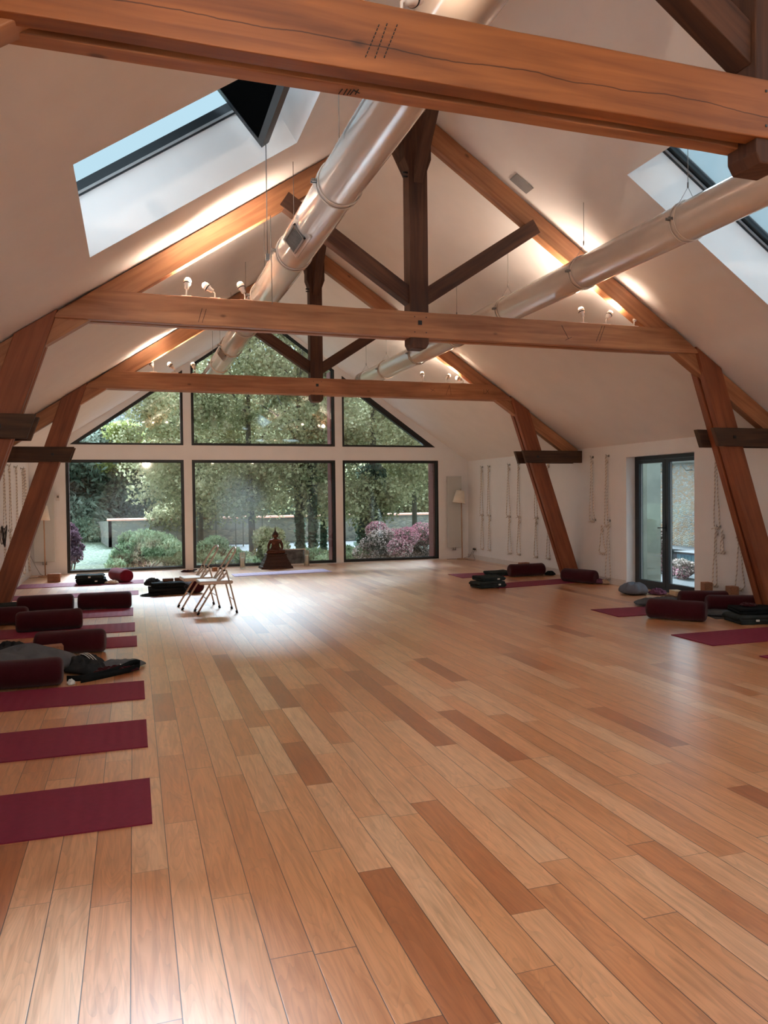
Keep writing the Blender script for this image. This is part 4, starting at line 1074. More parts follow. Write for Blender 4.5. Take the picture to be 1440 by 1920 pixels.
# ------------------------------------------------------------------ folding chairs
def chair(x, y, rz, label):
    root = empty('folding_chair', (x, y, 0), label, 'chair', 'beige folding chairs', rz=0)
    c = M['chair']
    def B(mb, n, m=c, par=root): 
        o = mb.build(n, m, par, at=(0, 0, 0)); return o
    fw = .165; rw = .20
    f0 = Vector((-.262, 0, .02)); top = Vector((.285, 0, .885))
    # front legs carry on up as the back hoop
    mb = MB(); pts = []
    dirv = (top-f0)
    pts.append(f0+Vector((0, -fw, 0)))
    pts.append(f0+dirv*.5+Vector((0, -fw, 0))); pts.append(f0+dirv*.90+Vector((0, -fw, 0)))
    for i in range(1, 8):
        a = pi*i/8
        pts.append(f0+dirv*(.90+.10*sin(a))+Vector((0, -fw*cos(a), 0)))
    pts.append(f0+dirv*.90+Vector((0, fw, 0))); pts.append(f0+dirv*.5+Vector((0, fw, 0))); pts.append(f0+Vector((0, fw, 0)))
    B(mb.tube(pts, .0125, 10), 'back_hoop')
    # rear legs
    for s in (-1, 1):
        mb = MB().tube([(.262, s*rw, .02), (.19, s*rw, .33), (.125, s*(rw-.005), .585), (.095, s*(fw+.006), .60)], .0115, 10)
        B(mb, 'leg')
        B(MB().bar((.02, s*(fw+.018), .44), (.135, s*(fw+.018), .56), .006, .022, grain=False), 'hinge_link')
        B(MB().tube([(.100, s*(fw-.02), .588), (.100, s*(fw+.03), .588)], .013, 10), 'pivot', M['rubber'])
    B(MB().tube([(.225, -rw, .18), (.225, rw, .18)], .007, 8), 'crossbar')
    B(MB().tube([(f0.x+dirv.x*.22, -fw, f0.z+dirv.z*.22), (f0.x+dirv.x*.22, fw, f0.z+dirv.z*.22)], .007, 8), 'crossbar')
    # pressed steel seat
    mb = MB().box((-.235, -.195, .402), (.215, .195, .45), bev=.012)
    st = B(mb, 'seat'); 
    for p in ((-.262, -fw), (-.262, fw), (.262, -rw), (.262, rw)):
        B(MB().tube([(p[0]+(.0 if p[0] < 0 else 0), p[1], 0), (p[0]+(.018 if p[0] < 0 else -.008), p[1], .035)], .017, 10), 'foot_cap', M['rubber'])
    root.rotation_euler = (0, 0, rz); return root
chair(1.05, 10.78, R(3), 'front beige metal folding chair, seen from its side in the left middle')
chair(.865, 11.32, R(6), 'rear beige metal folding chair, behind and left of the other')

# ------------------------------------------------------------------ statue group by the window
def statue():
    bx, by = 2.96, 16.83
    root = empty('buddha_statue', (bx, by, 0), 'dark bronze seated buddha statue on a stepped plinth before the middle window', 'statue')
    steps = [(0, .055, .35, .24), (.055, .10, .315, .215), (.10, .135, .30, .20), (.135, .185, .275, .185), (.185, .215, .255, .17), (.215, .26, .24, .16), (.26, .285, .225, .15), (.285, .32, .235, .155)]
    pl = None
    mb = MB()
    for z0, z1, a, d in steps:
        t = .014
        vs = [(-a, -d, z0), (a, -d, z0), (a, d, z0), (-a, d, z0), (-a+t, -d+t, z1), (a-t, -d+t, z1), (a-t, d-t, z1), (-a+t, d-t, z1)]
        mb.add([Vector(v)+Vector((bx, by, 0)) for v in vs], [(3, 2, 1, 0), (4, 5, 6, 7), (0, 1, 5, 4), (1, 2, 6, 5), (2, 3, 7, 6), (3, 0, 4, 7)])
    bevel(mb.build('plinth', M['bronze2'], root), .004)
    # one continuous body grown from a skeleton
    V = [((0, 0, .385), .10), ((0, .0, .45), .080), ((0, .0, .53), .092), ((0, 0, .595), .078), ((0, 0, .645), .034), ((0, -.005, .675), .036),
         ((.105, 0, .60), .042), ((.150, .0, .50), .032), ((.135, -.075, .415), .026), ((.04, -.135, .40), .026),
         ((-.105, 0, .60), .042), ((-.152, .0, .50), .032), ((-.168, -.06, .42), .026), ((-.165, -.12, .375), .024),
         ((.11, -.03, .365), .070), ((.205, -.07, .360), .048), ((.08, -.14, .365), .040), ((-.06, -.15, .37), .032),
         ((-.11, -.03, .365), .070), ((-.205, -.07, .360), .048), ((-.09, -.13, .355), .038), ((.05, -.13, .350), .030)]
    E_ = [(0, 1), (1, 2), (2, 3), (3, 4), (4, 5), (3, 6), (6, 7), (7, 8), (8, 9), (3, 10), (10, 11), (11, 12), (12, 13), (0, 14), (14, 15), (15, 16), (16, 17), (0, 18), (18, 19), (19, 20), (20, 21)]
    me = bpy.data.meshes.new('body'); me.from_pydata([v[0] for v in V], E_, []); 
    ob = bpy.data.objects.new('body', me); COL.objects.link(ob); ob.parent = root; me.materials.append(M['bronze'])
    sk = ob.modifiers.new('skin', 'SKIN'); sk.use_smooth_shade = True
    for i, v in enumerate(V): me.skin_vertices[0].data[i].radius = (v[1], v[1]*(.8 if i in (1, 2, 3) else 1)); me.skin_vertices[0].data[i].use_root = (i == 0)
    subd(ob, 2)
    mb = MB(); T = Matrix.Translation((bx, by-.004, 0))
    mb.lathe([(.02, .655), (.042, .672), (.056, .705), (.058, .735), (.052, .765), (.034, .785)], 24, T)
    hd = mb.build('head', M['bronze'], root)
    mb = MB().lathe([(.057, .728), (.060, .745), (.054, .772), (.040, .790), (.030, .802), (.024, .815), (.010, .822)], 24, T)
    mb.build('hair', M['bronze2'], hd)
    MB().lathe([(.012, .815), (.017, .832), (.010, .848), (.012, .862), (.006, .885), (.003, .925), (.001, .945)], 14, T).build('flame_finial', M['bronze2'], hd)
    mb = MB()
    mb.bar((bx, by-.060, .742), (bx, by-.068, .712), .010, .010, grain=False)            # nose
    mb.bar((bx-.013, by-.058, .697), (bx+.013, by-.058, .697), .006, .005, grain=False)   # mouth
    for s in (-1, 1):
        mb.bar((bx+s*.010, by-.058, .742), (bx+s*.034, by-.048, .744), .005, .005, grain=False)
    mb.build('face_feature', M['bronze2'], hd)
    for s in (-1, 1):
        MB().tube([(bx+s*.058, by, .752), (bx+s*.063, by, .73), (bx+s*.060, by-.003, .695), (bx+s*.057, by, .675)], [.008, .010, .008, .005], 8).build('ear', M['bronze'], hd)
    # robe: sash over the left shoulder, and folds over the lap
    mb = MB()
    for k in range(4):
        mb.tube([(bx+.115-.018*k, by+.03, .625-.004*k), (bx+.095-.02*k, by-.062, .59), (bx+.05-.022*k, by-.088, .52), (bx+.0-.02*k, by-.088, .45), (bx-.03-.012*k, by-.09, .415)], .008, 7)
    mb.build('robe', M['bronze'], root)
    mb = MB().tube([(bx-.16, by-.11, .405), (bx-.08, by-.17, .395), (bx, by-.185, .39), (bx+.08, by-.17, .395), (bx+.16, by-.11, .405)], .012, 8)
    mb.build('robe_hem', M['bronze'], root)
statue()
def candle(px, py, label):
    p = fl(px, py); root = empty('candle_vase', (p.x, p.y, 0), label, 'candle holder', 'glass vases with candles beside the statue')
    T = Matrix.Translation(p)
    MB().lathe([(.055, 0), (.06, .004), (.064, .12), (.083, .355), (.080, .355), (.061, .12), (.056, .02), (.01, .016)], 28, T).build('glass_vase', M['vase'], root)
    root2 = empty('pillar_candle', (p.x, p.y, .018), label.replace('clear glass vase', 'thick ivory pillar candle'), 'candle', 'ivory pillar candles')
    MB().lathe([(.001, .02), (.038, .02), (.040, .03), (.040, .235), (.036, .243), (.02, .238), (.001, .236)], 24, T).build('wax', M['wax'], root2)
    MB().tube([p+Vector((0, 0, .236)), p+Vector((.003, 0, .255))], .0018, 5).build('wick', M['cable'], root2)
M['vase'] = glass_mat('clear vase glass', (.93, .96, .96), .08)
candle(455, 1066, 'clear glass vase standing left of the bronze statue')
candle(575, 1061, 'clear glass vase standing right of the bronze statue')
# framed print leaning on the window
root = empty('framed_picture', (3.46, 17.22, 0), 'framed black and white print leaning on the window behind the statue', 'picture')
Mt = Matrix.Translation((3.46, 17.19, .02)) @ Matrix.Rotation(R(-13), 4, 'X')
mb = MB()
for a, b in (((-.27, 0, 0), (.27, .02, .025)), ((-.27, 0, .345), (.27, .02, .37)), ((-.27, 0, .025), (-.245, .02, .345)), ((.245, 0, .025), (.27, .02, .345))): mb.box(a, b, Mt)
mb.build('frame', M['lampw'], root); MB().box((-.245, .008, .025), (.245, .014, .345), Mt).build('print', M['print_'], root)

# ------------------------------------------------------------------ floor lamps, radiators, fittings
def floor_lamp(x, y, sx, sz0, sz1, tiltx, label, ztop):
    root = empty('floor_lamp', (x, y, 0), label, 'floor lamp')
    T = Matrix.Translation((x, y, 0))
    MB().lathe([(.13, 0), (.135, .006), (.13, .022), (.02, .028)], 32, T).build('base', M['pole'], root)
    MB().tube([(x, y, .02), (x-.01, y, ztop)], .012, 12).build('pole', M['pole'], root)
    cz = (sz0+sz1)/2; Ts = Matrix.Translation((sx, y-.02, cz)) @ Matrix.Rotation(tiltx, 4, 'Y'); h = (sz1-sz0)/2
    sh = MB().lathe([(.150, -h), (.152, -h+.002), (.095, h), (.093, h), (.147, -h+.004)], 36, Ts)
    # open shade: keep only the wall of the lathe
    sh.f = sh.f[:-2]; sh.sm = sh.sm[:-2]; sh.uv = sh.uv[:-2]
    sh.build('lamp_shade', M['shade'], root)
    e = Ts @ Vector((0, 0, h)); MB().tube([(x-.01, y, min(ztop-.01, sz1+.06)), ((x+sx)/2, y-.01, sz1+.04), e, Ts @ Vector((0, 0, 0))], .007, 8).build('lamp_holder', M['pole'], root)
    mb = MB(); b = Ts @ Vector((0, 0, -.02)); mb.lathe([(.001, -.05), (.03, -.03), (.034, 0), (.02, .035), (.012, .06)], 16, Matrix.Translation(b)); mb.build('bulb', M['lampw'], root)
    return root
floor_lamp(-1.725, 16.93, -1.76, 1.155, 1.45, R(3), 'white shaded floor lamp behind the left timber leg', 1.60)
floor_lamp(7.56, 17.10, 7.49, 1.37, 1.67, R(8), 'white shaded floor lamp with light wood pole in the right far corner', 1.52)
def radiator(x0, x1, z0, z1, label):
    root = empty('radiator', ((x0+x1)/2, YW-.05, z0), label, 'radiator', 'vertical panel radiators on the window wall')
    mb = MB().box((x0, YW-.085, z0), (x1, YW-.045, z1), bev=.006); mb.build('panel', M['rad'], root)
    mb = MB()
    for k in range(1, 6):
        x = x0+(x1-x0)*k/6; mb.box((x-.002, YW-.0855, z0+.04), (x+.002, YW-.084, z1-.04))
    mb.build('groove', M['rad'], root)
    MB().box((x0+.01, YW-.045, z0+.1), (x1-.01, YW-.002, z0+.14)).box((x0+.01, YW-.045, z1-.14), (x1-.01, YW-.002, z1-.10)).build('bracket', M['white'], root)
    xm = (x0+x1)/2; MB().tube([(xm-.03, YW-.06, z0), (xm-.03, YW-.06, z0-.06), (xm-.03, YW-.01, z0-.06)], .012, 8).tube([(xm+.03, YW-.06, z0), (xm+.03, YW-.06, z0-.06), (xm+.03, YW-.01, z0-.06)], .012, 8).build('valve', M['steel'], root)
radiator(-1.97, -1.57, .28, 2.0, 'tall pale radiator behind the left floor lamp')
radiator(7.25, 7.63, .28, 2.02, 'tall pale radiator behind the right floor lamp')
o = tag(MB().box((-1.53, YW-.03, 1.54), (-1.46, YW-.002, 1.68), bev=.004).build('thermostat', M['white'], at=(-1.5, YW, 1.6)), 'small white wall thermostat left of the garden window', 'thermostat')
MB().box((-1.515, YW-.033, 1.60), (-1.475, YW-.029, 1.65)).build('display', M['grille'], o)
s = empty('wall_socket', (XR, 16.95, .26), 'double wall socket with plugs beside the right floor lamp', 'socket')
MB().box((XR-.012, 16.87, .20), (XR, 17.03, .30), bev=.004).build('cover_plate', M['white'], s)
MB().box((XR-.045, 16.89, .23), (XR-.012, 16.93, .27), bev=.004).build('plug', M['rubber'], s); MB().box((XR-.045, 16.97, .23), (XR-.012, 17.01, .27), bev=.004).build('plug', M['rubber'], s)
tag(MB().tube([(XR-.04, 16.91, .23), (XR-.10, 16.88, .14), (XR-.09, 16.80, .04), (XR-.02-.1, 16.7, .006), (7.62, 16.85, .006), (7.58, 17.0, .012)], .004, 6).tube([(XR-.04, 16.99, .23), (XR-.12, 17.0, .08), (7.6, 17.2, .006), (7.3, 17.25, .006), (7.2, 17.2, .006)], .004, 6).build('power_cable', M['cable'], at=(XR, 16.9, 0)), 'black cable from the socket to the right floor lamp', 'cable')
tag(MB().tube([(XL+.01, 16.9, .45), (XL+.06, 16.88, .42), (-1.90, 16.9, .22), (-1.82, 16.92, .06), (-1.74, 16.9, .012), (-1.9, 16.8, .006), (-2.0, 16.7, .006)], .004, 6).build('power_cable', M['cable'], at=(XL, 16.9, 0)), 'thin dark cable hanging from the left wall to the left floor lamp', 'cable')

# ------------------------------------------------------------------ wall ropes
ORD = ['first', 'second', 'third', 'fourth', 'fifth', 'sixth', 'seventh', 'eighth', 'ninth', 'tenth']
def hook(x, y, z, side, lab):
    d = -side
    o = MB().tube([(x, y, z), (x+d*.055, y, z), (x+d*.06, y, z+.03)], .006, 8).box((min(x, x+d*.006), y-.02, z-.02), (max(x, x+d*.006), y+.02, z+.02))
    return tag(o.build('wall_hook', M['steel'], at=(x, y, z)), lab, 'hook', 'steel hooks holding the wall ropes')
def rope(x, y, z0, z1, side, lab, seed, spread=.12, toggle=True, braid=False):
    rnd = random.Random(seed); d = -side
    xx = x+d*.03; n = 16; sw = spread*(.7+.6*rnd.random()); off = (rnd.random()-.5)*.05
    pts = []
    for i in range(n+1):
        t = i/n; pts.append(Vector((xx+d*.006*sin(t*3), y-sw*(t**1.3)*.5+off*t+.004*sin(t*17+seed), z0-(z0-z1)*t)))
    for i in range(1, 6):
        a = pi*i/6; pts.append(Vector((xx+d*.008, y+off-sw*.5*cos(a), z1-.05*sin(a))))
    for i in range(n, -1, -1):
        t = i/n; pts.append(Vector((xx+d*.014, y+sw*(t**1.3)*.5+off*t+.004*sin(t*13+seed), z0-(z0-z1)*t)))
    root = MB().tube(pts, .0085, 8, closed=True).build('yoga_rope', M['rope'], at=(x, y, z0)); tag(root, lab, 'rope', 'cotton yoga ropes on the walls')
    # wound knot at the top and at the bottom
    mb = MB()
    for k in range(4): mb.tube([(xx+.006+cos(a)*.016, y+sin(a)*.018, z0-.07-k*.016) for a in [2*pi*j/10 for j in range(10)]], .008, 6, closed=True)
    mb.build('knot', M['rope'], root)
    if toggle:
        mb = MB(); zb = z1-.05
        for k in range(5): mb.tube([(xx+.008+cos(a)*.014, y+off-.03+k*.015, zb+sin(a)*.016) for a in [2*pi*j/10 for j in range(10)]], .008, 6, closed=True)
        mb.tube([(xx+.01, y+off+.04, zb), (xx+d*.02, y+off+.09, zb-.03+.03*rnd.random())], .007, 6).tube([(xx+.01, y+off-.04, zb), (xx+d*.02, y+off-.08, zb+.01)], .007, 6)
        mb.build('grip_knot', M['rope'], root)
    return root
colsR = [(16.50, 1, 1), (16.12, 1, 1), (15.13, 1, 1), (14.68, 1, 1), (13.95, 1, 1), (13.46, 1, 1)]
for i, (y, u, l) in enumerate(colsR):
    pos = '%s rope pair from the right corner lamp' % ORD[i]
    hook(XR, y, 2.215, 1, 'top hook of the '+pos); rope(XR, y, 2.215, 1.13, 1, 'cream upper rope loop of the '+pos, i)
    hook(XR, y-.01, 1.075, 1, 'middle hook of the '+pos); rope(XR, y-.02, 1.075, .33, 1, 'cream lower rope loop of the '+pos, i+20, spread=.12)
hook(XR, 11.93, 2.22, 1, 'steel top hook left of the glass door, left one'); rope(XR, 11.93, 2.22, 1.12, 1, 'twisted rope loop left of the glass door, left one', 50, .12)
hook(XR, 11.86, 1.10, 1, 'steel middle hook left of the glass door, left one')
hook(XR, 11.45, 2.22, 1, 'steel top hook left of the glass door, right one'); rope(XR, 11.48, 2.22, 1.05, 1, 'twisted rope loop left of the glass door, right one', 51, .10)
hook(XR, 11.42, 1.10, 1, 'steel middle hook nearest the glass door'); rope(XR, 11.62, 1.02, .56, 1, 'short rope swing with a thick knot left of the glass door', 52, .14); rope(XR, 11.42, 1.10, .14, 1, 'long low rope loop nearest the glass door', 53, .13)
hook(XR, 8.82, 2.19, 1, 'steel top hook right of the glass door'); rope(XR, 8.84, 2.19, 1.12, 1, 'twisted rope loop hanging high right of the glass door', 54, .08)
hook(XR, 8.80, 1.09, 1, 'steel middle hook right of the glass door'); rope(XR, 8.84, 1.09, .30, 1, 'twisted rope loop reaching down to the tall cork block right of the door', 55, .10)
rope(XR, 8.72, 1.05, .78, 1, 'short knotted rope end right of the glass door', 56, .03)
hook(XR, 8.40, 1.09, 1, 'steel middle hook behind the near right timber leg'); rope(XR, 8.40, 1.32, .95, 1, 'short rope loop peeking out behind the near right timber leg', 57, .10, False); rope(XR, 8.40, 1.09, .30, 1, 'low rope loop beside the near right timber leg', 58, .14)
for i, y in enumerate((16.10, 15.25, 14.45, 13.85)):
    pos = '%s rope pair from the left far corner' % ORD[i]
    hook(XL, y, 2.17, -1, 'top hook of the '+pos); rope(XL, y, 2.17, 1.10, -1, 'upper rope loop of the '+pos, 70+i, .22 if i != 1 else .1)
    hook(XL, y, 1.05, -1, 'middle hook of the '+pos); rope(XL, y-.05, 1.05, .22, -1, 'lower rope loop of the '+pos, 80+i, .30)
tag(MB().tube([(XL+.04, 16.35, 2.18), (XL+.05, 16.40, 1.6), (XL+.05, 16.5, .9), (XL+.06, 16.62, .16)], .022, 8).tube([(XL+.05, 16.3, 2.18), (XL+.05, 16.33, 1.6), (XL+.05, 16.42, .9), (XL+.06, 16.60, .14)], .012, 8).build('thick_rope', M['rope'], at=(XL, 16.4, 2.2)), 'thick bundled rope hanging in the left far corner', 'rope')
mb = MB()
for k in range(6): mb.tube([(XL+.04+.01*k, 13.5+.13*cos(a+k)+.01*k, 1.0+(.13+.02*(k % 3))*sin(a)) for a in [2*pi*j/16 for j in range(16)]], .006, 6, closed=True)
tag(mb.build('coiled_cable', M['cable'], at=(XL, 13.5, 1.0)), 'coil of dark cable on the left wall at the picture edge', 'cable')

# ------------------------------------------------------------------ garden
GZ = -.30
struct(MB().box((-60, YW+.5, GZ-.1), (70, 110, GZ)).build('ground_garden', M['lawn'], at=(0, 60, GZ)))
struct(MB().box((XR+.32, -10, GZ-.08), (60, YW+.5, GZ+.12)).build('ground_courtyard', M['court'], at=(20, 5, 0)))
def atY(px, Y): return hit(px, 931, 1, Y).x
def zat(px, py, Y): return hit(px, py, 1, Y).z
def foliage(name, blobs, n, size, mat, parent=None, at=None, aspect=1.6, seed=0, shell=.6, upr=0.0):
    rg = np.random.default_rng(seed); B = np.array(blobs, float)
    wgt = (B[:, 3]*B[:, 4]+B[:, 4]*B[:, 5]+B[:, 3]*B[:, 5]); wgt /= wgt.sum()
    idx = rg.choice(len(B), n, p=wgt); d = rg.normal(size=(n, 3)); d /= np.linalg.norm(d, axis=1)[:, None]
    r = rg.random(n)**shell
    c = B[idx, :3]+d*B[idx, 3:6]*r[:, None]
    u = rg.normal(size=(n, 3)); u[:, 2] += upr*2; u /= np.linalg.norm(u, axis=1)[:, None]
    nrm = d*.8+rg.normal(size=(n, 3))*.8+np.array([0, 0, .5]); v = np.cross(nrm, u); v /= (np.linalg.norm(v, axis=1)[:, None]+1e-9)
    s = size*(.6+.8*rg.random(n))[:, None]
    a = c-u*s*aspect/2; b = c+v*s/2; e = c+u*s*aspect/2; f = c-v*s/2
    b = b+u*s*.1; f = f+u*s*.1
    V = np.stack([a, b, e, f], 1).reshape(-1, 3)
    o3 = np.array(at if at is not None else (parent.get('_o') if parent is not None else (0, 0, 0)), float)
    V = V-o3
    me = bpy.data.meshes.new(name); me.vertices.add(4*n); me.vertices.foreach_set('co', V.astype(np.float32).ravel())
    me.loops.add(4*n); me.loops.foreach_set('vertex_index', np.arange(4*n, dtype=np.int32))
    me.polygons.add(n); me.polygons.foreach_set('loop_start', np.arange(0, 4*n, 4, dtype=np.int32))
    me.update(calc_edges=True); me.validate()
    me.materials.append(mat); ob = bpy.data.objects.new(name, me); COL.objects.link(ob)
    if parent is not None: ob.parent = parent
    else: ob.location = tuple(o3)
    return ob
def lumps(cx, cy, z0, z1, rx, ry, k, seed, br=.35, top=.5):
    rnd = random.Random(seed); out = []
    for i in range(k):
        t = rnd.random(); z = z0+(z1-z0)*t
        prof = math.sqrt(max(.05, 1-(2*(t-.45)/1.15)**2))*(1-top*max(0, t-.5))
        a = rnd.random()*2*pi; rr = math.sqrt(rnd.random())
        s = br*(.6+.8*rnd.random())*min(rx, 2.2)
        out.append((cx+cos(a)*rr*rx*prof, cy+sin(a)*rr*ry*prof, z, s*1.15, s, s*.8))
    return out
def tree(name, px, Y, z0, z1, rx, k, n, size, mat, label, seed, trunk=(.16, 5), cat='tree', group='trees beyond the garden windows', ivy=None, lean=0.0, aspect=1.5, br=.33, x=None, top=.5):
    x = atY(px, Y) if x is None else x
    root = empty(name, (x, Y, GZ), label, cat, group)
    foliage('crown', lumps(x+lean*.6, Y, z0, z1, rx, rx*.8, k, seed, br, top), n, size, mat, root, aspect=aspect, seed=seed)
    if trunk:
        mb = MB(); h = trunk[1]
        mb.tube([(x+lean*t+.05*sin(t*5+seed), Y+.04*cos(t*4), GZ+(h-GZ)*t) for t in [i/8 for i in range(9)]], [trunk[0]*(1-.55*i/8) for i in range(9)], 10)
        rnd = random.Random(seed)
        for b in range(7):
            t = .35+.6*rnd.random(); a = rnd.random()*2*pi; p = Vector((x+lean*t, Y, GZ+(h-GZ)*t)); q = p+Vector((cos(a)*rx*.7, sin(a)*rx*.6, .6+rnd.random()*1.3))
            mb.tube([p, p.lerp(q, .5)+Vector((0, 0, .2)), q], [trunk[0]*.35, trunk[0]*.22, .015], 6)
        mb.build('trunk', M['bark'], root)
    if ivy:
        foliage('ivy', [(x+lean*(zz-GZ)/5, Y, zz, ivy[0], ivy[0], .35) for zz in np.arange(GZ+.2, ivy[1], .3)], ivy[2], .09, M['leaf_ivy'], root, seed=seed+9)
    return root
# birches: crowns fill the tall window
BK = dict(top=.1, br=.42, aspect=1.4)
tree('birch_tree', 372, 27.5, 1.6, 9.0, 2.5, 60, 30000, .085, M['leaf_birch'], 'birch tree seen through the left part of the middle window', 1, (.12, 7), **BK)
tree('birch_tree', 470, 25.0, 1.2, 8.4, 2.2, 60, 30000, .08, M['leaf_birch'], 'birch tree behind the statue, its leaves hanging low', 2, (.12, 7), **BK)
tree('ivy_covered_tree', 562, 24.0, 1.3, 8.0, 1.8, 50, 24000, .08, M['leaf_birch'], 'tree with an ivy-wrapped trunk right of the statue, leftmost of three', 3, (.12, 7), ivy=(.17, 3.0, 2600), **BK)
tree('ivy_covered_tree', 586, 23.2, 2.0, 8.0, 1.2, 30, 9000, .08, M['leaf_birch'], 'tree with an ivy-wrapped trunk right of the statue, middle of three', 4, (.10, 7), ivy=(.15, 3.0, 2200), **BK)
tree('ivy_covered_tree', 606, 24.6, 2.0, 8.0, 1.2, 30, 9000, .08, M['leaf_birch'], 'tree with an ivy-wrapped trunk right of the statue, rightmost of three', 5, (.08, 7), ivy=(.12, 3.0, 2000), **BK)
tree('birch_tree', 690, 24.5, 1.0, 8.2, 1.6, 50, 24000, .08, M['leaf_birch'], 'tall tree at the left side of the right garden window with dark ivy low down', 6, (.14, 7), ivy=(.50, 2.4, 7000), lean=.3, **BK)
tree('birch_tree', 775, 26.0, 1.7, 8.4, 2.2, 56, 28000, .085, M['leaf_birch'], 'pale leafy tree above the azalea bush in the right garden window', 7, (.10, 7), **BK)
tree('birch_tree', 318, 30.0, 3.9, 7.2, 1.1, 30, 7000, .085, M['leaf_birch'], 'thin birch crown against the sky in the upper left window', 8, None, top=.1)
tree('garden_tree', 345, 31.0, .6, 4.6, 1.7, 40, 16000, .09, M['leaf_birch'], 'pale green tree behind the mullion between left and middle windows', 9, None, **BK)
# dense belt behind
belt = [(60, 44, 6.2, 'leaf_con'), (128, 39, 4.9, 'leaf_con'), (182, 41, 5.3, 'leaf_con'), (246, 40, 4.6, 'leaf_dark'), (300, 42, 5.0, 'leaf_dark'), (355, 40, 5.6, 'leaf_dark'), (430, 43, 8.5, 'leaf_dark'), (500, 41, 8.8, 'leaf_dark'), (570, 43, 8.6, 'leaf_dark'), (640, 42, 8.4, 'leaf_dark'), (710, 44, 8.0, 'leaf_birch'), (780, 42, 7.6, 'leaf_birch'), (850, 44, 7.0, 'leaf_dark')]
side_names = ['far left picture side', 'left of the purple shrub', 'above the flowering lawn', 'left of the first window mullion', 'behind the first window mullion', 'behind the fence panel', 'behind the left birch', 'behind the statue birch', 'behind the ivy-covered trunks', 'behind the second window mullion', 'behind the azalea, left part', 'behind the azalea, right part', 'at the right end of the tree belt']
for i, (px, Y, zt, mt) in enumerate(belt):
    nm = 'cedar_tree' if mt == 'leaf_con' else 'garden_tree'
    tree(nm, px, Y, GZ+.2, zt, 2.5, 70, 18000, .12 if mt != 'leaf_con' else .11, M[mt], '%s far back, %s' % ('grey green cedar' if mt == 'leaf_con' else 'dense green tree', side_names[i]), 20+i, None, group='dense tree belt behind the garden wall', aspect=1.6 if mt != 'leaf_con' else 3.0, top=.1, br=.42)
tree('yellow_green_tree', 228, 38.2, 3.0, zat(228, 797, 37), 1.5, 24, 6000, .10, M['leaf_yel'], 'yellow green tree below the sky in the upper left window', 40, None, group='dense tree belt behind the garden wall')
tree('yellow_green_tree', 300, 38.5, 3.0, zat(300, 808, 38), 1.3, 20, 4000, .10, M['leaf_yel'], 'yellow green tree near the mullion in the upper left window', 41, None, group='dense tree belt behind the garden wall')
# shrubs
def shrub(name, px0, px1, pyt, Y, n, size, mat, label, seed, z0=GZ, k=16, group=None, aspect=2.0, upr=.5, depth=.9, br=.45):
    x0, x1 = atY(px0, Y), atY(px1, Y); zt = zat((px0+px1)/2, pyt, Y); rnd = random.Random(seed)
    root = empty(name, ((x0+x1)/2, Y, GZ), label, 'shrub', group)
    bl = []
    for i in range(k):
        t = (i+.5)/k; s = br*(.7+.5*rnd.random()); h = (zt-z0)*math.sqrt(max(.15, 1-(2*t-1)**4))
        zc = z0+(h-s*.8)*rnd.random()**.6
        bl.append((x0+s*.7+(x1-x0-1.4*s)*t, Y+(rnd.random()-.5)*depth*2, zc, s, s*.9, s*.8))
    foliage('foliage', bl, n, size, mat, root, aspect=aspect, seed=seed, upr=upr)
    mb = MB()
    for i in range(6):
        t = (i+.5)/6; mb.tube([((x0+x1)/2+(t-.5)*.3, Y, GZ), (x0+(x1-x0)*t, Y, GZ+(zt-GZ)*.6)], .018, 5)
    mb.build('stem', M['bark'], root)
    return root, bl
shrub('juniper_shrub', 198, 350, 992, 21.3, 32300, 0.036, M['leaf_jun'], 'spreading juniper shrub on the flowering lawn behind the left window', 51, k=26, aspect=3.0, br=.34)
shrub('juniper_shrub', 362, 432, 1003, 22.5, 11400, 0.040, M['leaf_jun'], 'green shrub behind the folding chairs at the left of the middle window', 52, k=12, aspect=2.6, br=.3)
shrub('juniper_shrub', 420, 480, 1022, 21.8, 6650, 0.040, M['leaf_jun'], 'low green shrub just left of the statue', 53, k=9, aspect=2.4, br=.22)
shrub('garden_shrub', 470, 545, 985, 22.6, 12350, 0.050, M['leaf_birch'], 'tall pale green shrub directly behind the statue', 54, k=14, aspect=1.6, br=.32)
shrub('garden_shrub', 540, 640, 1024, 21.6, 10450, 0.040, M['leaf_jun'], 'low green shrub row under the ivy-covered trunks', 55, k=12, aspect=2.2, br=.22)
shrub('garden_shrub', 640, 700, 1020, 21.4, 6650, 0.040, M['leaf_jun'], 'low green shrub left of the azalea', 56, k=8, aspect=2.2, br=.24)
shrub('purple_leaved_shrub', 96, 152, 972, 20.6, 9500, 0.046, M['leaf_purple'], 'purple-leaved shrub at the left edge of the left window', 57, k=12, aspect=1.6, br=.25, z0=0.0)
shrub('garden_shrub', 120, 200, 965, 36, 6650, 0.073, M['leaf_dark'], 'rounded dark shrub at the end of the lawn', 58, k=8, br=.6)
rt, bl = shrub('azalea_shrub', 676, 835, 974, 20.2, 17100, 0.040, M['az_leaf'], 'large azalea shrub with pink and pale flowers behind the right window', 59, k=26, aspect=1.4, upr=0, br=.33)
xa = rt['_o'][0]
foliage('pink_flowers', [(b[0], b[1]-.03, b[2]+.05, b[3]*.98, b[4]*.98, b[5]*.95) for b in bl if b[2] > .05 and b[0] > xa-.6], 9000, .036, M['az_pink'], rt, aspect=1.1, seed=60, shell=.15)
foliage('pale_flowers', [(b[0], b[1]-.04, b[2]+.02, b[3], b[4], b[5]) for b in bl if b[2] <= .35 or b[0] < xa-.3], 9000, .036, M['az_pale'], rt, aspect=1.1, seed=61, shell=.12)
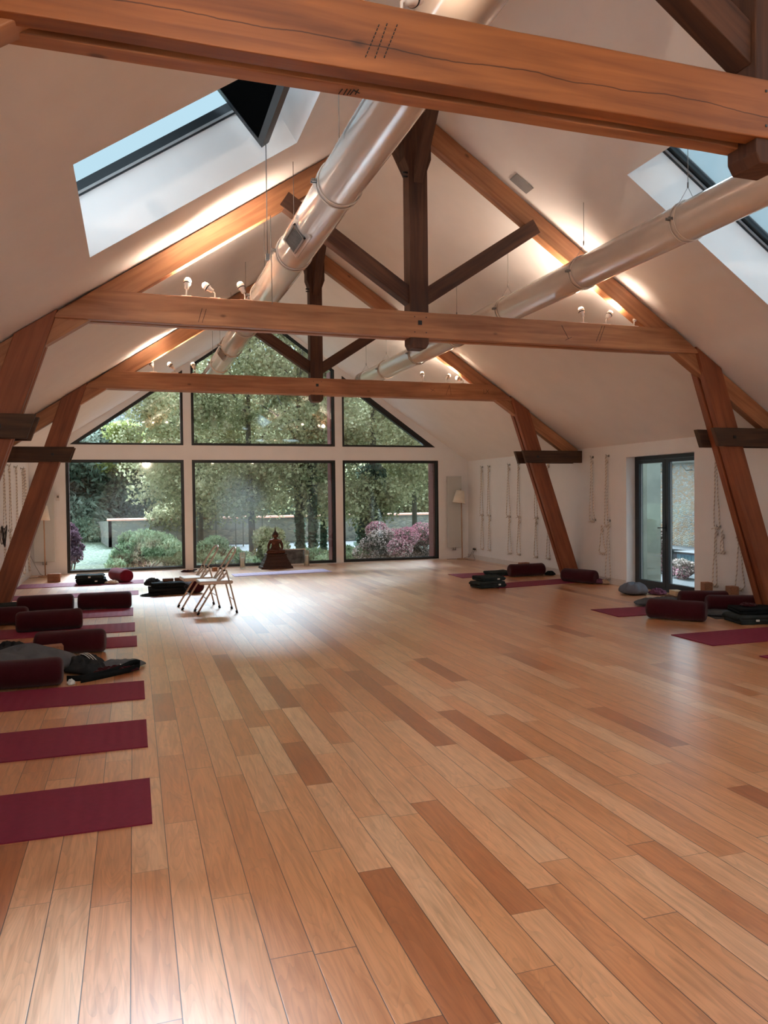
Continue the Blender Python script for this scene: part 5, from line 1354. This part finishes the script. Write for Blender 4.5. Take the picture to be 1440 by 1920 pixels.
# garden wall with tiled coping
xw0, xw1 = atY(202, 31), 24
gw = empty('garden_wall', (xw0, 31, GZ), 'long low rubble wall with tile coping across the garden', 'garden wall')
p = fl(200, 1025, GZ)
WT = zat(300, 975, 31)
MB().box((xw0, 31, GZ-.05), (xw1, 31.45, WT)).build('wall_run', M['stone'], gw)
x2 = atY(181, 37); z2 = zat(181, 978, 37)
mw = MB(); vs = [(xw0, 31, GZ-.05), (xw0+.12, 31, GZ-.05), (x2+.12, 37, GZ-.05), (x2, 37, GZ-.05), (xw0, 31, WT), (xw0+.12, 31, WT), (x2+.12, 37, z2), (x2, 37, z2)]
mw.add(vs, [(3, 2, 1, 0), (4, 5, 6, 7), (0, 1, 5, 4), (1, 2, 6, 5), (2, 3, 7, 6), (3, 0, 4, 7)]); mw.build('wall_return', M['stone'], gw)
MB().prism([(30.93, WT), (31.52, WT), (31.45, WT+.05), (31.22, WT+.09), (31.0, WT+.05)], xw0-.05, xw1, plane='yz').build('coping', M['tile'], gw)
tag(MB().box((atY(395, 27), 26.0, GZ), (14, 30.9, GZ+.012)).build('paved_path', M['path'], at=(5, 28, GZ)), 'pale grey paved strip in front of the garden wall', 'path')
fp = empty('mesh_fence', (atY(372, 29), 29, GZ), 'blue green mesh fence with thin posts before the garden wall', 'fence')
mb = MB(); xa_, xb_ = atY(366, 29), atY(379, 29)
for k in range(7): mb.box((xa_+(xb_-xa_)*k/6-.008, 29, GZ), (xa_+(xb_-xa_)*k/6+.008, 29.02, .86))
for k in range(9): mb.box((xa_, 28.99, GZ+.1+k*.125), (xb_, 29.0, GZ+.115+k*.125))
mb.build('gate_panel', M['fence'], fp)
for px in (404, 441, 455, 491):
    x = atY(px, 29); MB().box((x-.018, 29, GZ), (x+.018, 29.04, .92)).build('post', M['zinc'], fp)
mb = MB(); 
for k in range(5): mb.box((atY(379, 29), 29.015, GZ+.15+k*.25), (atY(491, 29), 29.02, GZ+.157+k*.25))
mb.build('fence_wire', M['zinc'], fp)
# neighbour's roof between the trees
nh = empty('neighbouring_house', (atY(283, 52), 52, GZ), 'distant house with orange tile roof behind the trees, upper left window', 'house')
xh = atY(283, 52); zt = zat(292, 782, 52)
MB().box((xh-1.4, 52, GZ), (xh+3.0, 56, zt-1.6)).build('house_wall', M['wallp'], nh)
MB().prism([(xh-1.8, zt-1.7), (xh+3.4, zt-1.7), (xh+.8, zt+.05)], 51.8, 56.2).build('house_roof', M['tile'], nh)

# courtyard seen through the glass door
tag(MB().box((XR+.33, 11.30, GZ+.1), (XR+.33+.62, 11.75, 3.0)).build('buttress', M['render_'], at=(XR+.6, 11.5, GZ)), 'mossy rendered buttress outside the glass door', 'buttress')
bn = empty('stone_barn', (13.2, 16, GZ), 'stone barn with orange lichen across the courtyard', 'barn')
zt = hit(1285, 868, 0, 13.0).z
MB().box((13.0, 10, GZ), (13.5, 17.8, zt)).build('barn_wall', M['stone2'], bn)
MB().prism([(12.75, zt), (13.6, zt+.02), (16.5, zt+2.2), (16.5, zt+2.35), (12.70, zt+.14)], 9.8, 18.0).build('barn_roof', M['zinc'], bn)
mb = MB(); mb.tube([(12.68, 9.8, zt+.03), (12.68, 18.0, zt+.03)], .07, 10)
for k in range(8):
    y = 10.5+k*1.0; mb.tube([(12.98, y, zt-.18), (12.80, y, zt-.20), (12.66, y, zt-.06)], .012, 6)
mb.build('gutter', M['zinc'], bn)
zk = hit(1285, 1030, 0, 12.2).z
tag(MB().box((12.2, 12, GZ), (12.9, 17.5, zk-.06)).box((12.12, 12, zk-.06), (12.9, 17.5, zk), bev=.01).build('stone_bench', M['path'], at=(12.5, 15, GZ)), 'grey ledge along the foot of the stone barn', 'ledge')
bt = empty('water_tank', (11.4, 13.5, GZ), 'pale blue slatted tank outside the glass door', 'tank')
y0b, y1b = hit(1305, 1050, 0, 11.5).y-.8, hit(1268, 1050, 0, 11.5).y
ztb = hit(1285, 1038, 0, 11.5).z
MB().box((11.5, y0b, GZ+.1), (12.05, y1b, ztb), bev=.02).build('tank_body', M['blue'], bt)
mb = MB()
for k in range(12): mb.box((11.485, y0b+.05+k*(y1b-y0b-.1)/12, GZ+.12), (11.5, y0b+.05+k*(y1b-y0b-.1)/12+.05, ztb-.04))
mb.build('slat', M['blue'], bt); MB().box((11.45, y0b-.03, ztb), (12.1, y1b+.03, ztb+.04), bev=.01).build('lid', M['path'], bt)
def azalea2(px, pyt, pyb, X, rr, n, label, seed):
    c = hit(px, (pyt+pyb)/2, 0, X); z1 = hit(px, pyt, 0, X).z; z0 = GZ+.1; rnd = random.Random(seed)
    root = empty('azalea_shrub', (X, c.y, z0), label, 'shrub', 'pale azaleas in the courtyard')
    bl = [(X+(rnd.random()-.5)*rr*1.6, c.y+(rnd.random()-.5)*rr*1.8, z0+.1+(z1-z0-.2)*(q_+.5)/14, rr*.8, rr*.8, rr*.6) for q_ in range(14)]
    foliage('foliage', bl, n, .035, M['az_leaf'], root, seed=seed); foliage('flowers', bl, n//2, .028, M['az_pale'], root, seed=seed+1, aspect=1.1, shell=.12); foliage('flowers', bl[:6], n//3, .028, M['az_pink'], root, seed=seed+2, aspect=1.1, shell=.12)
    MB().tube([(X, c.y, z0), (X, c.y, z1-.2)], .02, 5).build('stem', M['bark'], root)
azalea2(1278, 1046, 1100, 10.6, .17, 2600, 'pale azalea in front of the blue tank outside the door', 90)
azalea2(1238, 985, 1080, 10.9, .17, 2600, 'taller pink azalea beside the buttress outside the door', 92)
